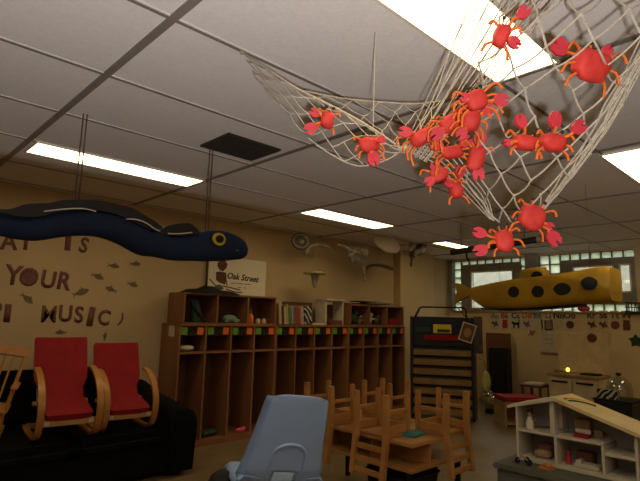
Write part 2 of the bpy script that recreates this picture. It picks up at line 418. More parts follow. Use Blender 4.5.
# ------------------------------------------------------------------ words and fish on the left wall
def wallpt(px, py, d=.0): return onY(px, py, WY - d)
for ch, px, py, hp, rot, lab in [
    ('H', -12, 243, 20, 0, 'H left of the letter A, under the eel'), ('A', 9, 241, 18, .05, 'A partly under the eel at left'), ('T', 26, 241, 18, 0, 'T under the eel beside the A'), ('I', 68, 242, 17, 0, 'I of the word IS'), ('S', 84, 245, 16, -.15, 'S of the word IS'),
    ('Y', 13.5, 275, 20, -.05, 'Y that begins the word YOUR'), ('O', 29, 277, 19, -.2, 'O, blotchy and filled, of the word YOUR'), ('U', 48.5, 279.5, 18, -.1, 'U of the word YOUR'), ('R', 65, 281, 18, -.1, 'R that ends the word YOUR'),
    ('P', -4, 311, 18, 0, 'P cut off by left photo edge'), ('I', 7.5, 313, 18, 0, 'I alone at left below the Y'),
    ('M', 49, 314, 17, 0, 'M that begins the word MUSIC'), ('U', 65.5, 313.5, 17, 0, 'U of the word MUSIC'), ('S', 79, 314.5, 17, 0, 'S of the word MUSIC'), ('I', 91, 316.5, 19, -.1, 'I of the word MUSIC'), ('C', 104, 317.5, 16, -.1, 'C that ends the word MUSIC'), (')', 121, 319.5, 13, -.3, 'curved piece right of the word MUSIC')]:
    o = wallpt(px, py); k = (wallpt(px, py - hp / 2) - wallpt(px, py + hp / 2)).z
    mb = put_text(ch, k, o, XU, ZU, -YU, .004, .012 if ch == 'M' else .03, rot, .86 if ch != 'I' else 1.5)
    if ch == 'O': mb.prism(circ(k * .25, k * .30), XU, ZU, -YU, o, .0035)
    single('wall_letter', mb, 'letter', 'purple brown paper letter ' + lab, 'letter', 'paper letters on the left wall')
fishpoly = [(-.5, .17), (-.36, .03), (-.1, .15), (.06, .2), (.1, .32), (.18, .17), (.36, .1), (.5, .0), (.36, -.1), (.1, -.17), (-.1, -.14), (-.36, -.03), (-.5, -.2), (-.42, 0)]
for px, py, ln, rot, fl, lab in [(113.7, 266, 13, -.1, 1, 'left of the topmost pair under the eel'), (135, 264, 13, .05, 1, 'right of the topmost pair under the eel'), (97.5, 276.5, 14, -.35, 1, 'below and right of the letters IS'), (111, 289.5, 13, -.3, -1, 'fourth down, between the word YOUR and the lockers'), (132.5, 284.5, 13, -.25, 1, 'rightmost on the wall, below the topmost pair'),
                         (81, 292.5, 17, .4, 1, 'tilted upward just right of the letter R'), (27, 298.7, 14, -.7, 1, 'tilted down below the letter O'), (61, 332.5, 11, 0, -1, 'just above the left red chair'), (105, 336.5, 9, 1.45, 1, 'standing upright above the right red chair')]:
    o = wallpt(px, py); L = ln * .0088
    P = [((x * fl) * L, y * L * 1.05) for x, y in fishpoly]; P = [(x * math.cos(rot) - y * math.sin(rot), x * math.sin(rot) + y * math.cos(rot)) for x, y in P]
    single('paper_fish', MB().prism(P, XU, ZU, -YU, o, .003), 'fish', 'small grey paper fish, ' + lab, 'paper fish', 'paper fish on the left wall')

# ------------------------------------------------------------------ lockers
XS = [2.31 + .2835 * k for k in range(13)]
YF, YBK = 4.25, 4.60
ords = ['first', 'second', 'third', 'fourth', 'fifth', 'sixth', 'seventh', 'eighth', 'ninth', 'tenth', 'eleventh', 'twelfth']
def locker(i0, label):
    xs = XS[i0:i0 + 5]; a, b = xs[0] + .001, xs[-1] - .001; T = .009
    t = thing('locker_unit', label, 'locker', ((a + b) / 2, (YF + YBK) / 2, 0), group='wooden coat lockers')
    MB().box((a, YF, 0), (a + 2 * T, YBK, 1.10), .002).build('side_panel', 'wood', t)
    MB().box((b - 2 * T, YF, 0), (b, YBK, 1.10), .002).build('side_panel', 'wood', t)
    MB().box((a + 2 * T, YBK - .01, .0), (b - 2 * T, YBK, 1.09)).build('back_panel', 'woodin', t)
    MB().box((a, YF - .004, 1.09), (b, YBK, 1.108), .002).build('top_panel', 'wood', t)
    MB().box((a + 2 * T, YF + .003, .835), (b - 2 * T, YBK - .01, .853)).build('shelf', 'wood', t)
    MB().box((a + 2 * T, YF - .02, .0), (b - 2 * T, YBK - .01, .055), .002).build('base_board', 'wood', t)
    for x in xs[1:-1]: MB().box((x - T, YF + .002, .055), (x + T, YBK - .01, 1.09)).build('divider', 'wood', t)
    for k in range(4):
        for dx, m in ((.055, 'green'), (.225, 'orange')):
            x = xs[k] + dx; rz = random.uniform(-.12, .12); q = [(-.033, -.035), (.033, -.035), (.033, .035), (-.033, .035)]
            q = [(u * math.cos(rz) - v * math.sin(rz), u * math.sin(rz) + v * math.cos(rz)) for u, v in q]
            rl = MB().prism(q, XU, ZU, -YU, (x, YF + .012, 1.045), .002).build('name_tag', m, t)
            rl['label'] = '%s paper name tag' % m
        # dark board behind the tags
        MB().box((xs[k] + .01, YF + .014, 1.0), (xs[k + 1] - .01, YF + .02, 1.09)).build('header_strip', 'black', t)
    for k in range(4):
        for dx in (.09, .19):
            MB().tube([(xs[k] + dx, YBK - .01, .72), (xs[k] + dx, YBK - .05, .71), (xs[k] + dx, YBK - .055, .735)], .004, 5).build('coat_hook', 'rackblk', t)
    return t
locker(0, 'leftmost wooden locker unit, beside the black sofa')
locker(4, 'middle wooden locker unit with a row of books on top')
locker(8, 'rightmost wooden locker unit, next to the column')
def top_cabinet(a, b, zt, label):
    t = thing('shelf_cabinet', label, 'cabinet', ((a + b) / 2, 4.42, 1.108), group='three bay cabinets on the lockers')
    y0, y1, z0 = YF + .02, 4.58, 1.109; T = .018
    MB().box((a, y0, z0), (a + T, y1, zt), .002).build('side_panel', 'wood', t)
    MB().box((b - T, y0, z0), (b, y1, zt), .002).build('side_panel', 'wood', t)
    MB().box((a, y0 - .003, zt), (b, y1, zt + T), .002).build('top_panel', 'wood', t)
    MB().box((a + T, y0, z0), (b - T, y1 - .01, z0 + .012)).build('bottom_panel', 'wood', t)
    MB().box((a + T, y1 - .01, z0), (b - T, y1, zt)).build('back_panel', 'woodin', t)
    for k in (1, 2):
        x = a + (b - a) * k / 3; MB().box((x - T / 2, y0 + .002, z0 + .012), (x + T / 2, y1 - .01, zt)).build('divider', 'wood', t)
top_cabinet(2.35, 3.45, 1.385, 'three bay wooden cabinet standing on the left end of lockers')
top_cabinet(4.63, 5.715, 1.355, 'three bay wooden cabinet standing on the right end of lockers')
ZL = 1.109
# things in and on the lockers
single('paper_note', MB().box((2.304, 4.34, .99), (2.309, 4.44, 1.09)), 'offw', 'small white paper stuck on the left end of the lockers', 'note')
t = thing('backpack', 'limp dark green bag leaning in the first bay of left cabinet', 'bag', (2.50, 4.4, ZL + .013))
MB().loft([[V((2.47 + s * .10 + .10 * (1 - s) + dx * (1 - .5 * s) - .06 * s, 4.38 + dy * (1 - .4 * s), ZL + .014 + s * .22)) for dx, dy in circ(.07, .06, 14)] for s in (0, .3, .6, .85, 1)]).build('bag_body', 'dgreen', t, True)
MB().tube([(2.45, 4.32, 1.34), (2.47, 4.31, 1.28), (2.53, 4.30, 1.20), (2.60, 4.30, 1.13)], .016, 6).build('strap', 'black', t)
t = thing('toy_turtle', 'pale green toy turtle in the middle bay of left cabinet', 'toy', (2.93, 4.38, ZL + .012))
MB().ell((2.93, 4.38, ZL + .055), (.085, .06, .04)).build('turtle_shell', 'sage', t, True)
MB().ell((3.01, 4.35, ZL + .035), (.03, .02, .018)).build('head', 'sage', t, True)
for dx, dy in ((-.06, -.04), (.05, -.04), (-.06, .04), (.05, .04)): MB().ell((2.93 + dx, 4.38 + dy, ZL + .026), (.025, .018, .012)).build('leg', 'sage', t, True)
t = thing('squeeze_bottle', 'orange bottle in the third bay of left cabinet', 'bottle', (3.17, 4.35, ZL + .012))
MB().lathe([(.03, 0), (.034, .01), (.034, .07), (.02, .09), (.012, .1)], (3.17, 4.35, ZL + .013)).build('bottle_body', 'orange', t, True)
MB().lathe([(.014, .1), (.012, .13), (.005, .155)], (3.17, 4.35, ZL + .013)).build('cap', 'purple', t, True)
for x, lab in ((3.27, 'beside the orange bottle'), (3.345, 'right of its twin, at the right side')):
    t = thing('small_jar', 'small white lidded pot in the left cabinet, ' + lab, 'jar', (x, 4.35, ZL + .012), group='white pots in the left cabinet')
    MB().lathe([(.022, 0), (.028, .02), (.024, .04)], (x, 4.35, ZL + .013)).build('pot', 'offw', t, True)
    MB().lathe([(.024, .04), (.018, .052), (.004, .056)], (x, 4.35, ZL + .013)).build('lid', 'tan', t, True)
bag = MB().loft([[V((x, 4.36 + .11 * math.cos(a), 1.404 + r * max(0, math.sin(a)) + .0)) for a in [PI * k / 8 for k in range(9)]] for x, r in ((2.40, .014), (2.43, .035), (2.54, .045), (2.60, .075), (2.70, .075), (2.75, .045), (2.88, .035), (2.96, .014))])
single('folded_cloth', bag, 'black', 'flat black bundle of cloth on top of the left cabinet', 'cloth', smooth=True)
# the cloth on the low shelf of the first locker
single('crumpled_cloth', MB().ell((2.44, 4.36, .884), (.09, .07, .03)), 'offw', 'pale crumpled cloth on the shelf of the leftmost locker', 'cloth', smooth=True)
single('toy_frog', MB().ell((2.755, 4.36, .087), (.085, .06, .03)).ell((2.675, 4.33, .087), (.04, .04, .03)), 'dgreen', 'dark green soft toy on the floor of the second locker', 'toy', smooth=True)
single('child_shoe', MB().ell((3.07, 4.30, .077), (.06, .03, .02)).ell((3.11, 4.3, .081), (.02, .025, .025)), 'pink', 'small pinkish shoe on the floor of the third locker', 'shoe', smooth=True)
# sign board
YS = 4.615
a = onY(209, 257, YS); b = onY(265, 297, YS); xa, xb = a.x, b.x; za, zb = 1.30, onY(235, 258, YS).z
t = thing('sign_board', 'white sign reading Oak Street with a brown dancer, behind the left cabinet', 'sign', ((xa + xb) / 2, YS, za))
MB().box((xa, YS, za), (xb, YS + .012, zb)).build('board', 'poster', t)
fr = MB(); fr.box((xa - .012, YS - .004, za), (xa, YS + .02, zb)); fr.build('frame_edge', 'brown', t)
def sp(px, py): return onY(px, py, YS)
def spoly(pts, m, name, dy=.0):
    P = [sp(*p) for p in pts]; MB().prism([(q.x, q.z) for q in P], XU, ZU, -YU, (0, YS - dy, 0), .002).build(name, m, t)
spoly([(217.5, 263), (220, 260.5), (225, 260.5), (227.5, 264), (226.5, 268), (223, 271.5), (219.5, 270), (217.5, 266)], 'brown', 'dancer_head')
spoly([(216, 272), (220, 271.5), (225.5, 272.5), (226, 279), (225, 284.5), (220, 283), (216, 280)], 'brown', 'dancer_body')
spoly([(214.5, 287), (218, 284.5), (222, 285.5), (223.5, 289), (219, 290.5), (215, 290)], 'grgreen', 'drum')
mb = MB()
for pl in ([(209.5, 279), (213, 283), (216, 286)], [(223, 286), (230, 287.5), (240, 290)], [(226, 289), (234, 292), (242, 292.5)], [(225.5, 273), (226, 280), (227, 285)]): mb.tube([sp(*p) - V((0, .001, 0)) for p in pl], .006, 5)
mb.build('dancer_limbs', 'brown', t)
o = sp(243.5, 277.5)
put_text('Oak Street', .072, o, XU, (ZU + .25 * XU).normalized(), -YU, .002, .02, -.04, .98).build('lettering', 'ink', t)
mb = MB()
for (p0, p1) in (((231, 283), (236, 283.4)), ((237, 283.4), (243, 283.9)), ((244.5, 284), (251, 284.6)), ((238, 287.3), (241, 287.6)), ((243.5, 287.8), (246, 288))): mb.tube([sp(*p0), sp(*p1)], .0035, 4)
mb.build('small_print', 'ink', t)
# books
bx = 3.485
specs = [(.04, .225, 'book0', 'cream book at left end of the book row'), (.032, .20, 'book1', 'dark thin book second from left in the row'), (.035, .195, 'book2', 'buff book third from left in the row'), (.03, .215, 'book7', 'yellowish book right of the buff book'), (.04, .20, 'book3', 'green book in the middle of the row'), (.035, .19, 'book4', 'grey book right of the green book'), (.03, .20, 'book8', 'bluish dark thin book before the red book'), (.045, .205, 'book5', 'thick red book in the row'), (.03, .195, 'book9', 'rust coloured book right of the red book'), (.05, .20, 'book6', 'pale grey book next to the zebra patterned box')]
for wd, h, m, lab in specs:
    t = thing('book', lab, 'book', (bx + wd / 2, 4.4, ZL), group='books on the middle lockers')
    sh = Matrix.Shear('XY', 4, (-.14, 0)); mx = Matrix.Translation((bx, 4.28, ZL + .001)) @ Matrix.Rotation(-.10, 4, 'Y')
    mx = Matrix.Translation((bx + .024, 4.28, ZL + .001 + .003)) @ Matrix.Rotation(-.09, 4, 'Y')
    MB().box((0, 0, 0), (wd * .9, .17, h), .003, mx).build('cover', m, t)
    MB().box((wd * .1, .004, .004), (wd * .8, .172, h + .001), 0, mx).build('pages', 'offw', t)
    bx += wd * 1.0
mx = Matrix.Translation((bx + .03, 4.28, ZL + .008)) @ Matrix.Rotation(-.09, 4, 'Y')
single('patterned_box', MB().box((0, 0, 0), (.115, .16, .205), .003, mx), 'zebra', 'black and white zebra patterned box beside the books', 'box')
single('cork_board', MB().box((3.80, 4.58, ZL), (4.27, 4.6, 1.375), .003), 'board', 'brown board leaning on the wall behind the books', 'board')
t = thing('white_stand', 'white open box stand on the middle lockers left of right cabinet', 'stand', (4.42, 4.42, ZL))
MB().box((4.25, 4.33, ZL + .001), (4.275, 4.5, 1.40)).build('post', 'offw', t)
MB().box((4.24, 4.3, 1.40), (4.58, 4.5, 1.425), .006).build('lid', 'offw', t)
MB().box((4.545, 4.33, ZL + .001), (4.565, 4.5, 1.40)).build('post', 'offw', t)
MB().box((4.30, 4.51, ZL + .001), (4.60, 4.52, 1.36)).build('back_panel', 'board', t)
single('small_tray', MB().box((4.02, 4.3, ZL), (4.22, 4.42, ZL + .025), .006), 'offw', 'low pale tray on the lockers by the zebra box', 'tray')
single('red_box', MB().box((4.30, 4.28, ZL + .001), (4.5, 4.36, ZL + .06), .004), 'board', 'small reddish box in the white stand', 'box')
t = thing('paper_stack', 'untidy pile of dark and white papers on top of right cabinet', 'papers', (5.1, 4.4, 1.374))
for k, (xa, xb, m) in enumerate([(4.72, 5.2, 'rackblk'), (4.95, 5.45, 'dgreen'), (5.05, 5.58, 'greyl'), (4.85, 5.2, 'black'), (5.3, 5.6, 'offw')]):
    MB().box((xa, 4.3 + .01 * k, 1.375 + .012 * k), (xb, 4.5, 1.386 + .012 * k), .002).build('sheet', m, t)
for x, m, s, lab in [(4.80, 'dgreen', .07, 'dark green toy in the left bay of right cabinet'), (4.91, 'greyl', .045, 'grey toy beside the dark green toy'), (5.10, 'shell', .06, 'pale toy in the middle bay of right cabinet'), (5.25, 'greyp', .05, 'darker grey toy in the middle bay of right cabinet')]:
    mb = MB().ell((x, 4.38, ZL + .013 + s), (s * .8, s * .7, s)).ell((x + .3 * s, 4.36, ZL + .013 + s * 2), (s * .5, s * .5, s * .6)).ell((x + .9 * s, 4.35, ZL + .013 + s * 1.2), (s * .5, s * .25, s * .2))
    single('soft_toy', mb, m, lab, 'toy', 'toys in the right cabinet', True)
single('red_bin', MB().box((5.42, 4.3, ZL + .013), (5.66, 4.5, ZL + .10), .01), 'red', 'red bin in the right bay of right cabinet', 'bin')

# ------------------------------------------------------------------ hanging paper sea creatures above the lockers
def hang(t, x, y, z): MB().tube([(x, y, z), (x, y, H)], .0012, 4).build('thread', 'rope', t)
def mob(name, label, px, py, y):
    p = onY(px, py, y); return thing(name, label, 'mobile', p, group='paper sea creatures hung above the lockers'), p
yM = 4.3
FACE = Matrix.Rotation(math.atan2(SIDE.y, SIDE.x), 4, 'Z')
def facing(a): return FACE @ Matrix.Rotation(a, 4, 'Y')
t, p = mob('paper_ray', 'grey patterned oval paper ray with a curved tail, leftmost mobile', 300.5, 241.5, yM)
q = lambda a, b, y=yM: onY(a, b, y)
mx = facing(.5)
MB().ell(p, (.115, .02, .10), mx=mx).build('body', 'greyp', t, True)
MB().tube([p + mx @ V((.085 * math.cos(a), -.022, .072 * math.sin(a))) for a in [2 * PI * k / 24 for k in range(24)]], .012, 6, True).build('ring', 'greyl', t, True)
MB().ell(p + mx @ V((.01, -.022, 0)), (.035, .012, .028), mx=mx).build('spot', 'greyl', t, True)
MB().tube(cat_pts([q(305.5, 253), q(310, 247), q(318, 244.5), q(326, 245.5), q(334, 250.5)], 4), [.012] + [.024] * 7 + [.026] * 6 + [.006] * 3, 6).build('tail', 'greyl', t, True)
hang(t, p.x, yM, p.z + .06)
t, p = mob('paper_squid', 'crumpled pinkish white paper squid with drooping arms, third mobile', 353, 250, 4.2)
q = lambda a, b: onY(a, b, 4.2)
MB().sheet([[q(339, 244) + V((0, .03, 0)), q(350, 247.5) + V((0, .0, 0)), q(367, 249)], [q(340, 245.5), q(351, 251) - V((0, .04, 0)), q(368, 253.5)], [q(345, 248), q(354, 253.5), q(367, 255.5)]], .016).build('mantle', 'shell', t, True)
mb = MB()
for k in range(12): mb.ell(q(350 + random.uniform(-1, 15), 253 + random.uniform(-5, 8)), (.055, .035, .038), 8, 6)
mb.build('crumple', 'greyl', t, True)
mb = MB()
for a, b in ((365, 281), (363, 273), (352, 263), (357, 262)): mb.tube(cat_pts([q(360, 256), q((360 + a) / 2 + 2, (256 + b) / 2), q(a, b)], 4), .014, 5)
mb.build('arm', 'greyl', t, True); hang(t, p.x, 4.2, p.z + .03)
t, p = mob('paper_shell', 'big white oval paper shell, the palest of the mobiles', 387, 243.5, 4.0)
mx = facing(.5)
MB().ell(p, (.185, .035, .105), mx=mx).build('body', 'shellw', t, True)
MB().tube([onY(a, b, 3.97) for a, b in ((396, 246), (400, 249), (402, 255), (402, 256))], [.02, .03, .012, .004], 6).build('tip', 'shell', t, True); hang(t, p.x, 4.0, p.z + .06)
t, p = mob('paper_seahorse', 'grey curled paper seahorse, rightmost mobile near the column', 416, 244, 4.0)
q = lambda a, b: onY(a, b, 4.0)
MB().tube(cat_pts([q(404, 232), q(410, 232), q(417, 235), q(422, 241), q(420, 250), q(414, 253), q(412, 258), q(411, 267)], 4), [.016] * 6 + [.05] * 6 + [.07] * 6 + [.045] * 6 + [.016] * 4 + [.004], 8).build('body', 'greyp', t, True)
MB().sheet([[q(407, 234), q(412, 233)], [q(409, 241), q(416, 240)], [q(409, 250), q(413, 249)]], .012).build('wing', 'greyl', t, True); hang(t, p.x + .01, 4.0, p.z + .06)
t, p = mob('paper_eel', 'thin dark curved paper eel beside the column', 378, 266, 4.4)
q = lambda a, b: onY(a, b, 4.4)
MB().tube(cat_pts([q(364, 282), q(365, 273), q(368, 267), q(375, 265), q(384, 266), q(393, 269)], 4), [.008] * 3 + [.022] * 12 + [.026] * 5 + [.012], 6).build('body', 'greyp', t, True); hang(t, q(378, 266).x, 4.4, q(378, 265).z)
MB().ell(q(392, 269), (.03, .02, .018)).build('head', 'greyp', t, True)
t, p = mob('paper_jellyfish', 'flat mushroom shaped paper jellyfish with yellow rim above the books', 315, 273.5, 4.25)
MB().lathe([(.01, .016), (.08, .02), (.125, .006), (.13, -.004), (.07, -.014), (.01, -.014)], p, 24).build('bell', 'shell', t, True)
MB().tube([p + V((.128 * math.cos(a), .128 * math.sin(a), .001)) for a in [2 * PI * k / 24 for k in range(24)]], .007, 5, True).build('rim', 'bagc', t, True)
MB().lathe([(.055, -.012), (.042, -.05), (.03, -.12), (.012, -.17)], p, 12).build('tentacles', 'greyl', t, True); hang(t, p.x, 4.25, p.z + .01)

# ------------------------------------------------------------------ sofa
t = thing('sofa', 'long black sofa against the left wall with chairs on it', 'sofa', (.9, 4.0, 0))
SX0, SX1 = -.25, 2.13
MB().box((SX0 + .02, 3.60, .04), (SX1 - .02, 4.50, .22), .02).build('base', 'blackcloth', t, True)
def puff(a, b, r=.06): return MB().box(a, b, r)
for k in range(3):
    x0 = SX0 + .22 + k * .646; puff((x0 + .004, 3.57, .22), (x0 + .642, 4.25, .35), .05).build('seat_cushion', 'blackcloth', t, True)
    bc = MB(); bc.box((0, 0, 0), (.634, .17, .40), .07, Matrix.Translation((x0 + .006, 4.24, .34)) @ Matrix.Rotation(-.22, 4, 'X')); bc.build('back_cushion', 'blackcloth', t, True)
MB().box((SX0 + .1, 4.40, .1), (SX1 - .08, 4.56, .74), .06).build('back_frame', 'blackcloth', t, True)
for x in (SX0, SX1 - .2):
    secs = []
    for y, zt in ((3.56, .44), (3.58, .49), (3.75, .51), (4.1, .55), (4.42, .62), (4.5, .60)):
        secs.append([V((x + .1 + .11 * math.cos(a) if s > .5 else x + .1 + .09 * math.cos(a), y, zt - .09 + .09 * math.sin(a) if math.sin(a) > 0 else .04)) for s, a in [(1 if math.sin(q) > .1 else 0, q) for q in [2 * PI * (k + .5) / 18 for k in range(18)]]])
    MB().loft(secs).build('armrest', 'blackcloth', t, True)
for x, y in ((SX0 + .1, 3.66), (SX1 - .1, 3.66), (SX0 + .1, 4.45), (SX1 - .1, 4.45)): MB().lathe([(.03, 0), (.025, .045)], (x, y, 0), 10).build('foot', 'black', t)

# ------------------------------------------------------------------ red bentwood chairs on the sofa
def band(pts, w, th, x):
    """flat strip in the y-z plane, width w along x, centred at x"""
    P = cat_pts([V((x, a, b)) for a, b in pts], 6); secs = []
    for i, p in enumerate(P):
        d = (P[min(i + 1, len(P) - 1)] - P[max(i - 1, 0)]).normalized(); n = V((0, -d.z, d.y))
        secs.append([p + XU * w / 2 + n * th / 2, p - XU * w / 2 + n * th / 2, p - XU * w / 2 - n * th / 2, p + XU * w / 2 - n * th / 2])
    return MB().loft(secs)
def red_chair(label, loc, rz):
    t = thing('bentwood_chair', label, 'chair', loc, (0, 0, rz), 'red chairs on the sofa')
    W = .36
    for s in (-1, 1):
        x = s * (W / 2)
        band([(.23, .035), (.12, .012), (-.10, .012), (-.20, .03), (-.262, .10), (-.285, .20), (-.262, .30), (-.19, .385), (-.08, .445), (.02, .465)], .042, .02, x).build('arm_frame', 'honey', t, True, world=False)
        band([(.225, .63), (.172, .45), (.10, .27), (.04, .195), (-.10, .165), (-.265, .125)], .03, .018, s * (W / 2 - .045)).build('seat_frame', 'offw', t, True, world=False)
    MB().box((-W / 2, -.255, .105), (W / 2, -.235, .145), .004).build('stretcher', 'birch', t, world=False)
    MB().box((-W / 2, .20, .012), (W / 2, .225, .05), .004).build('stretcher', 'birch', t, world=False)
    MB().box((-W / 2, .04, .20), (W / 2, .06, .23), .004).build('stretcher', 'birch', t, world=False)
    P = cat_pts([V((0, a, b)) for a, b in [(.225, .665), (.20, .60), (.145, .45), (.08, .30), (.035, .242), (-.02, .222), (-.12, .202), (-.22, .180), (-.27, .160)]], 4)
    def pad(a, b):
        g = []
        for i in range(a, b):
            p = P[i]; row = []; hw_ = W / 2 - .038 + .034 * max(0, min(1, (p.z - .30) / .08))
            for j in range(9):
                u = (j / 4 - 1); e = 1 - .05 * (1 if i in (a, b - 1) else 0)
                row.append(p + V((u * hw_ * e, .012 * (u * u), .0)))
            g.append(row)
        return MB().sheet(g, .045)
    pad(0, 17).build('back_cushion', 'red', t, True, world=False)
    pad(16, len(P)).build('seat_cushion', 'red', t, True, world=False)
    return t
ZS = .351
red_chair('red canvas bentwood chair on the sofa, the one farther left', (1.25, 3.90, ZS), -.1).scale = (1, 1, .97)
red_chair('red canvas bentwood chair on the sofa nearer the lockers', (1.665, 3.90, ZS), -.1).scale = (.96, .96, .90)
# wooden rocking chair
t = thing('rocking_chair', 'small wooden spindle rocking chair on the sofa at left photo edge', 'rocking chair', (.705, 3.86, ZS + .03), (0, .16, -.30))
for s in (-1, 1):
    MB().tube(cat_pts([(s * .15, .30, .05), (s * .15, .12, .015), (s * .15, -.08, .012), (s * .15, -.26, .045)], 4), .013, 8).build('rocker', 'honey', t, True, world=False)
    MB().tube([(s * .15, -.13, .018), (s * .14, -.12, .21)], .014, 8).build('leg', 'honey', t, True, world=False)
    MB().tube([(s * .15, .13, .022), (s * .13, .11, .21)], .014, 8).build('leg', 'honey', t, True, world=False)
    MB().tube([(s * .15, .12, .22), (s * .17, .24, .58)], [.014, .010], 8).build('back_post', 'honey', t, True, world=False)
    MB().box((s * .17 - .02, -.14, .355), (s * .17 + .02, .16, .37), .005).build('armrest', 'honey', t, world=False)
    for y in (-.10, -.02): MB().tube([(s * .15, y, .225), (s * .165, y, .356)], .008, 6).build('arm_spindle', 'honey', t, True, world=False)
MB().box((-.17, -.16, .205), (.17, .15, .23), .01).build('seat', 'honey', t, world=False)
MB().box((-.19, -.012, -.03), (.19, .012, .04), .01, Matrix.Translation((0, .232, .55)) @ Matrix.Rotation(-.3, 4, 'X')).build('crest_rail', 'honey', t, world=False)
for x in (-.09, -.045, 0, .045, .09): MB().tube([(x, .125, .23), (x * 1.1, .225, .53)], .007, 6).build('spindle', 'honey', t, True, world=False)
MB().tube([(-.15, -.125, .10), (.15, -.125, .10)], .009, 6).build('stretcher', 'honey', t, True, world=False)

# ------------------------------------------------------------------ blue plastic chair in the foreground
bl = onD(292, 480, 2.35); base = V((1.56, 1.78, 0))
t = thing('stacking_chair', 'light blue plastic shell chair in the foreground seen from behind', 'chair', (1.513, 1.852, 0), (0, math.radians(6), math.radians(-24)))
# local: +y away from the camera = chair front, back shell near y = 0, z up
prof = [(-.125, .86), (-.115, .82), (-.075, .70), (-.03, .58), (.005, .50), (.06, .445), (.13, .425), (.25, .425), (.38, .44), (.43, .425), (.44, .39)]
wid = [.130, .146, .164, .182, .20, .205, .195, .19, .19, .185, .18]
PP = cat_pts([V((w_, a, b)) for (a, b), w_ in zip(prof, wid)], 6)
cols = 17; bm = bmesh.new(); rowsv = []
for i, p in enumerate(PP):
    r = []
    for j in range(cols):
        u = j / (cols - 1) * 2 - 1; fl = max(0, abs(u) - .86) / .14
        curl = .03 * u * u
        top = .02 * u ** 4 if i < 4 else 0
        if p.z > .47 and p.y < .2: r.append(V((u * p.x, p.y + curl + .03 * fl * fl, p.z - top)))
        else: r.append(V((u * p.x, p.y, p.z + curl * max(0, 1 - max(0, p.y - .02) / .12) * .5 - .02 * fl)))
    rowsv.append(r)
shell = MB(); T = [[shell.bm.verts.new(c) for c in r] for r in rowsv]
def inhole(c): return abs(c.x) < .045 and .45 < c.z < .515 and c.y < .1
for i in range(len(T) - 1):
    for j in range(cols - 1):
        q = (T[i][j], T[i][j + 1], T[i + 1][j + 1], T[i + 1][j]); c = sum((v.co for v in q), V()) / 4
        if not inhole(c): shell.bm.faces.new(q)
so = shell.build('shell', 'bluepl', t, True, world=False)
md = so.modifiers.new('s', 'SOLIDIFY'); md.thickness = .012; md.offset = 0
# lumbar panel pressed out of the back, with a rib arch
arch = []
def back_y(z):
    for a, b in zip(PP[:-1], PP[1:]):
        if b.z <= z <= a.z: return a.y + (b.y - a.y) * (a.z - z) / (a.z - b.z + 1e-9)
    return 0
for k in range(25):
    a = PI * k / 24; x = .075 * math.cos(a); z = .585 + .055 * math.sin(a)
    arch.append(V((x, back_y(z) - .008 + .03 * (x / .15) ** 2, z)))
lo = [V((s * .078, back_y(z) - .008 + .008, z)) for s, z in ((1, .48), (1, .53))]
arch = lo + arch + [V((-.078, back_y(z) - .0, z)) for z in (.53, .48)]
MB().tube(arch, .009, 6).build('rib', 'bluepl', t, True, world=False)
for s in (-1, 1):
    MB().tube(cat_pts([(s * .165, .40, .40), (s * .17, .35, .405), (s * .17, .10, .405), (s * .16, .03, .42)], 4), .011, 8).build('seat_rail', 'chrome', t, True, world=False)
    MB().tube([(s * .17, .36, .405), (s * .21, .44, .012 + s * .0 + .21 * s * math.tan(math.radians(6)))], .011, 8).build('leg', 'chrome', t, True, world=False)
    MB().tube([(s * .17, .10, .405), (s * .21, -.02, .012 + .21 * s * math.tan(math.radians(6)))], .011, 8).build('leg', 'chrome', t, True, world=False)
# black bag on the floor next to it
p = onZ(220, 500, .0)
c = onD(221, 500, 2.45); c.z = 0
zt = onD(210, 471, 2.45).z
t = thing('beanbag', 'black rounded bag with white piping on the floor left of the blue chair', 'bag', c)
MB().loft([[c + V((r * math.cos(a), r * math.sin(a), z * zt)) for a in [2 * PI * k / 20 for k in range(20)]] for r, z in ((.08, 0), (.095, .1), (.10, .5), (.085, .8), (.055, .95), (.02, 1))]).build('bag_body', 'black', t, True)
MB().tube([c + V((.082 * math.cos(a), .082 * math.sin(a), zt * (.86 + .05 * math.cos(2 * a)))) for a in [2 * PI * k / 30 for k in range(30)]], .004, 5, True).build('piping', 'offw', t, True)

# ------------------------------------------------------------------ table with upturned chairs
TX0, TX1, TY0, TY1, TZ = 2.46, 3.08, 1.78, 2.85, .50
t = thing('low_table', 'low wooden two tier table under the upturned wooden chairs', 'table', ((TX0 + TX1) / 2, (TY0 + TY1) / 2, 0))
MB().box((TX0, TY0, TZ - .022), (TX1, TY1, TZ), .004).build('tabletop', 'pine', t)
MB().box((TX0 + .01, TY0 + .01, TZ - .165), (TX1 - .01, TY1 - .01, TZ - .148), .003).build('shelf', 'pine', t)
MB().box((TX0 + .2, TY0 + .02, TZ - .148), (TX0 + .215, TY1 - .02, TZ - .022)).build('partition', 'pine', t)
MB().box((TX0 + .03, TY0 + .32, TZ - .148), (TX1 - .03, TY0 + .335, TZ - .022)).build('partition', 'pine', t)
MB().box((TX0 + .03, TY1 - .32, TZ - .148), (TX1 - .03, TY1 - .305, TZ - .022)).build('partition', 'pine', t)
for x in (TX0 + .04, TX1 - .07):
    for y in (TY0 + .04, TY1 - .07): MB().box((x, y, 0), (x + .03, y + .03, TZ - .165), .003).build('leg', 'black', t)
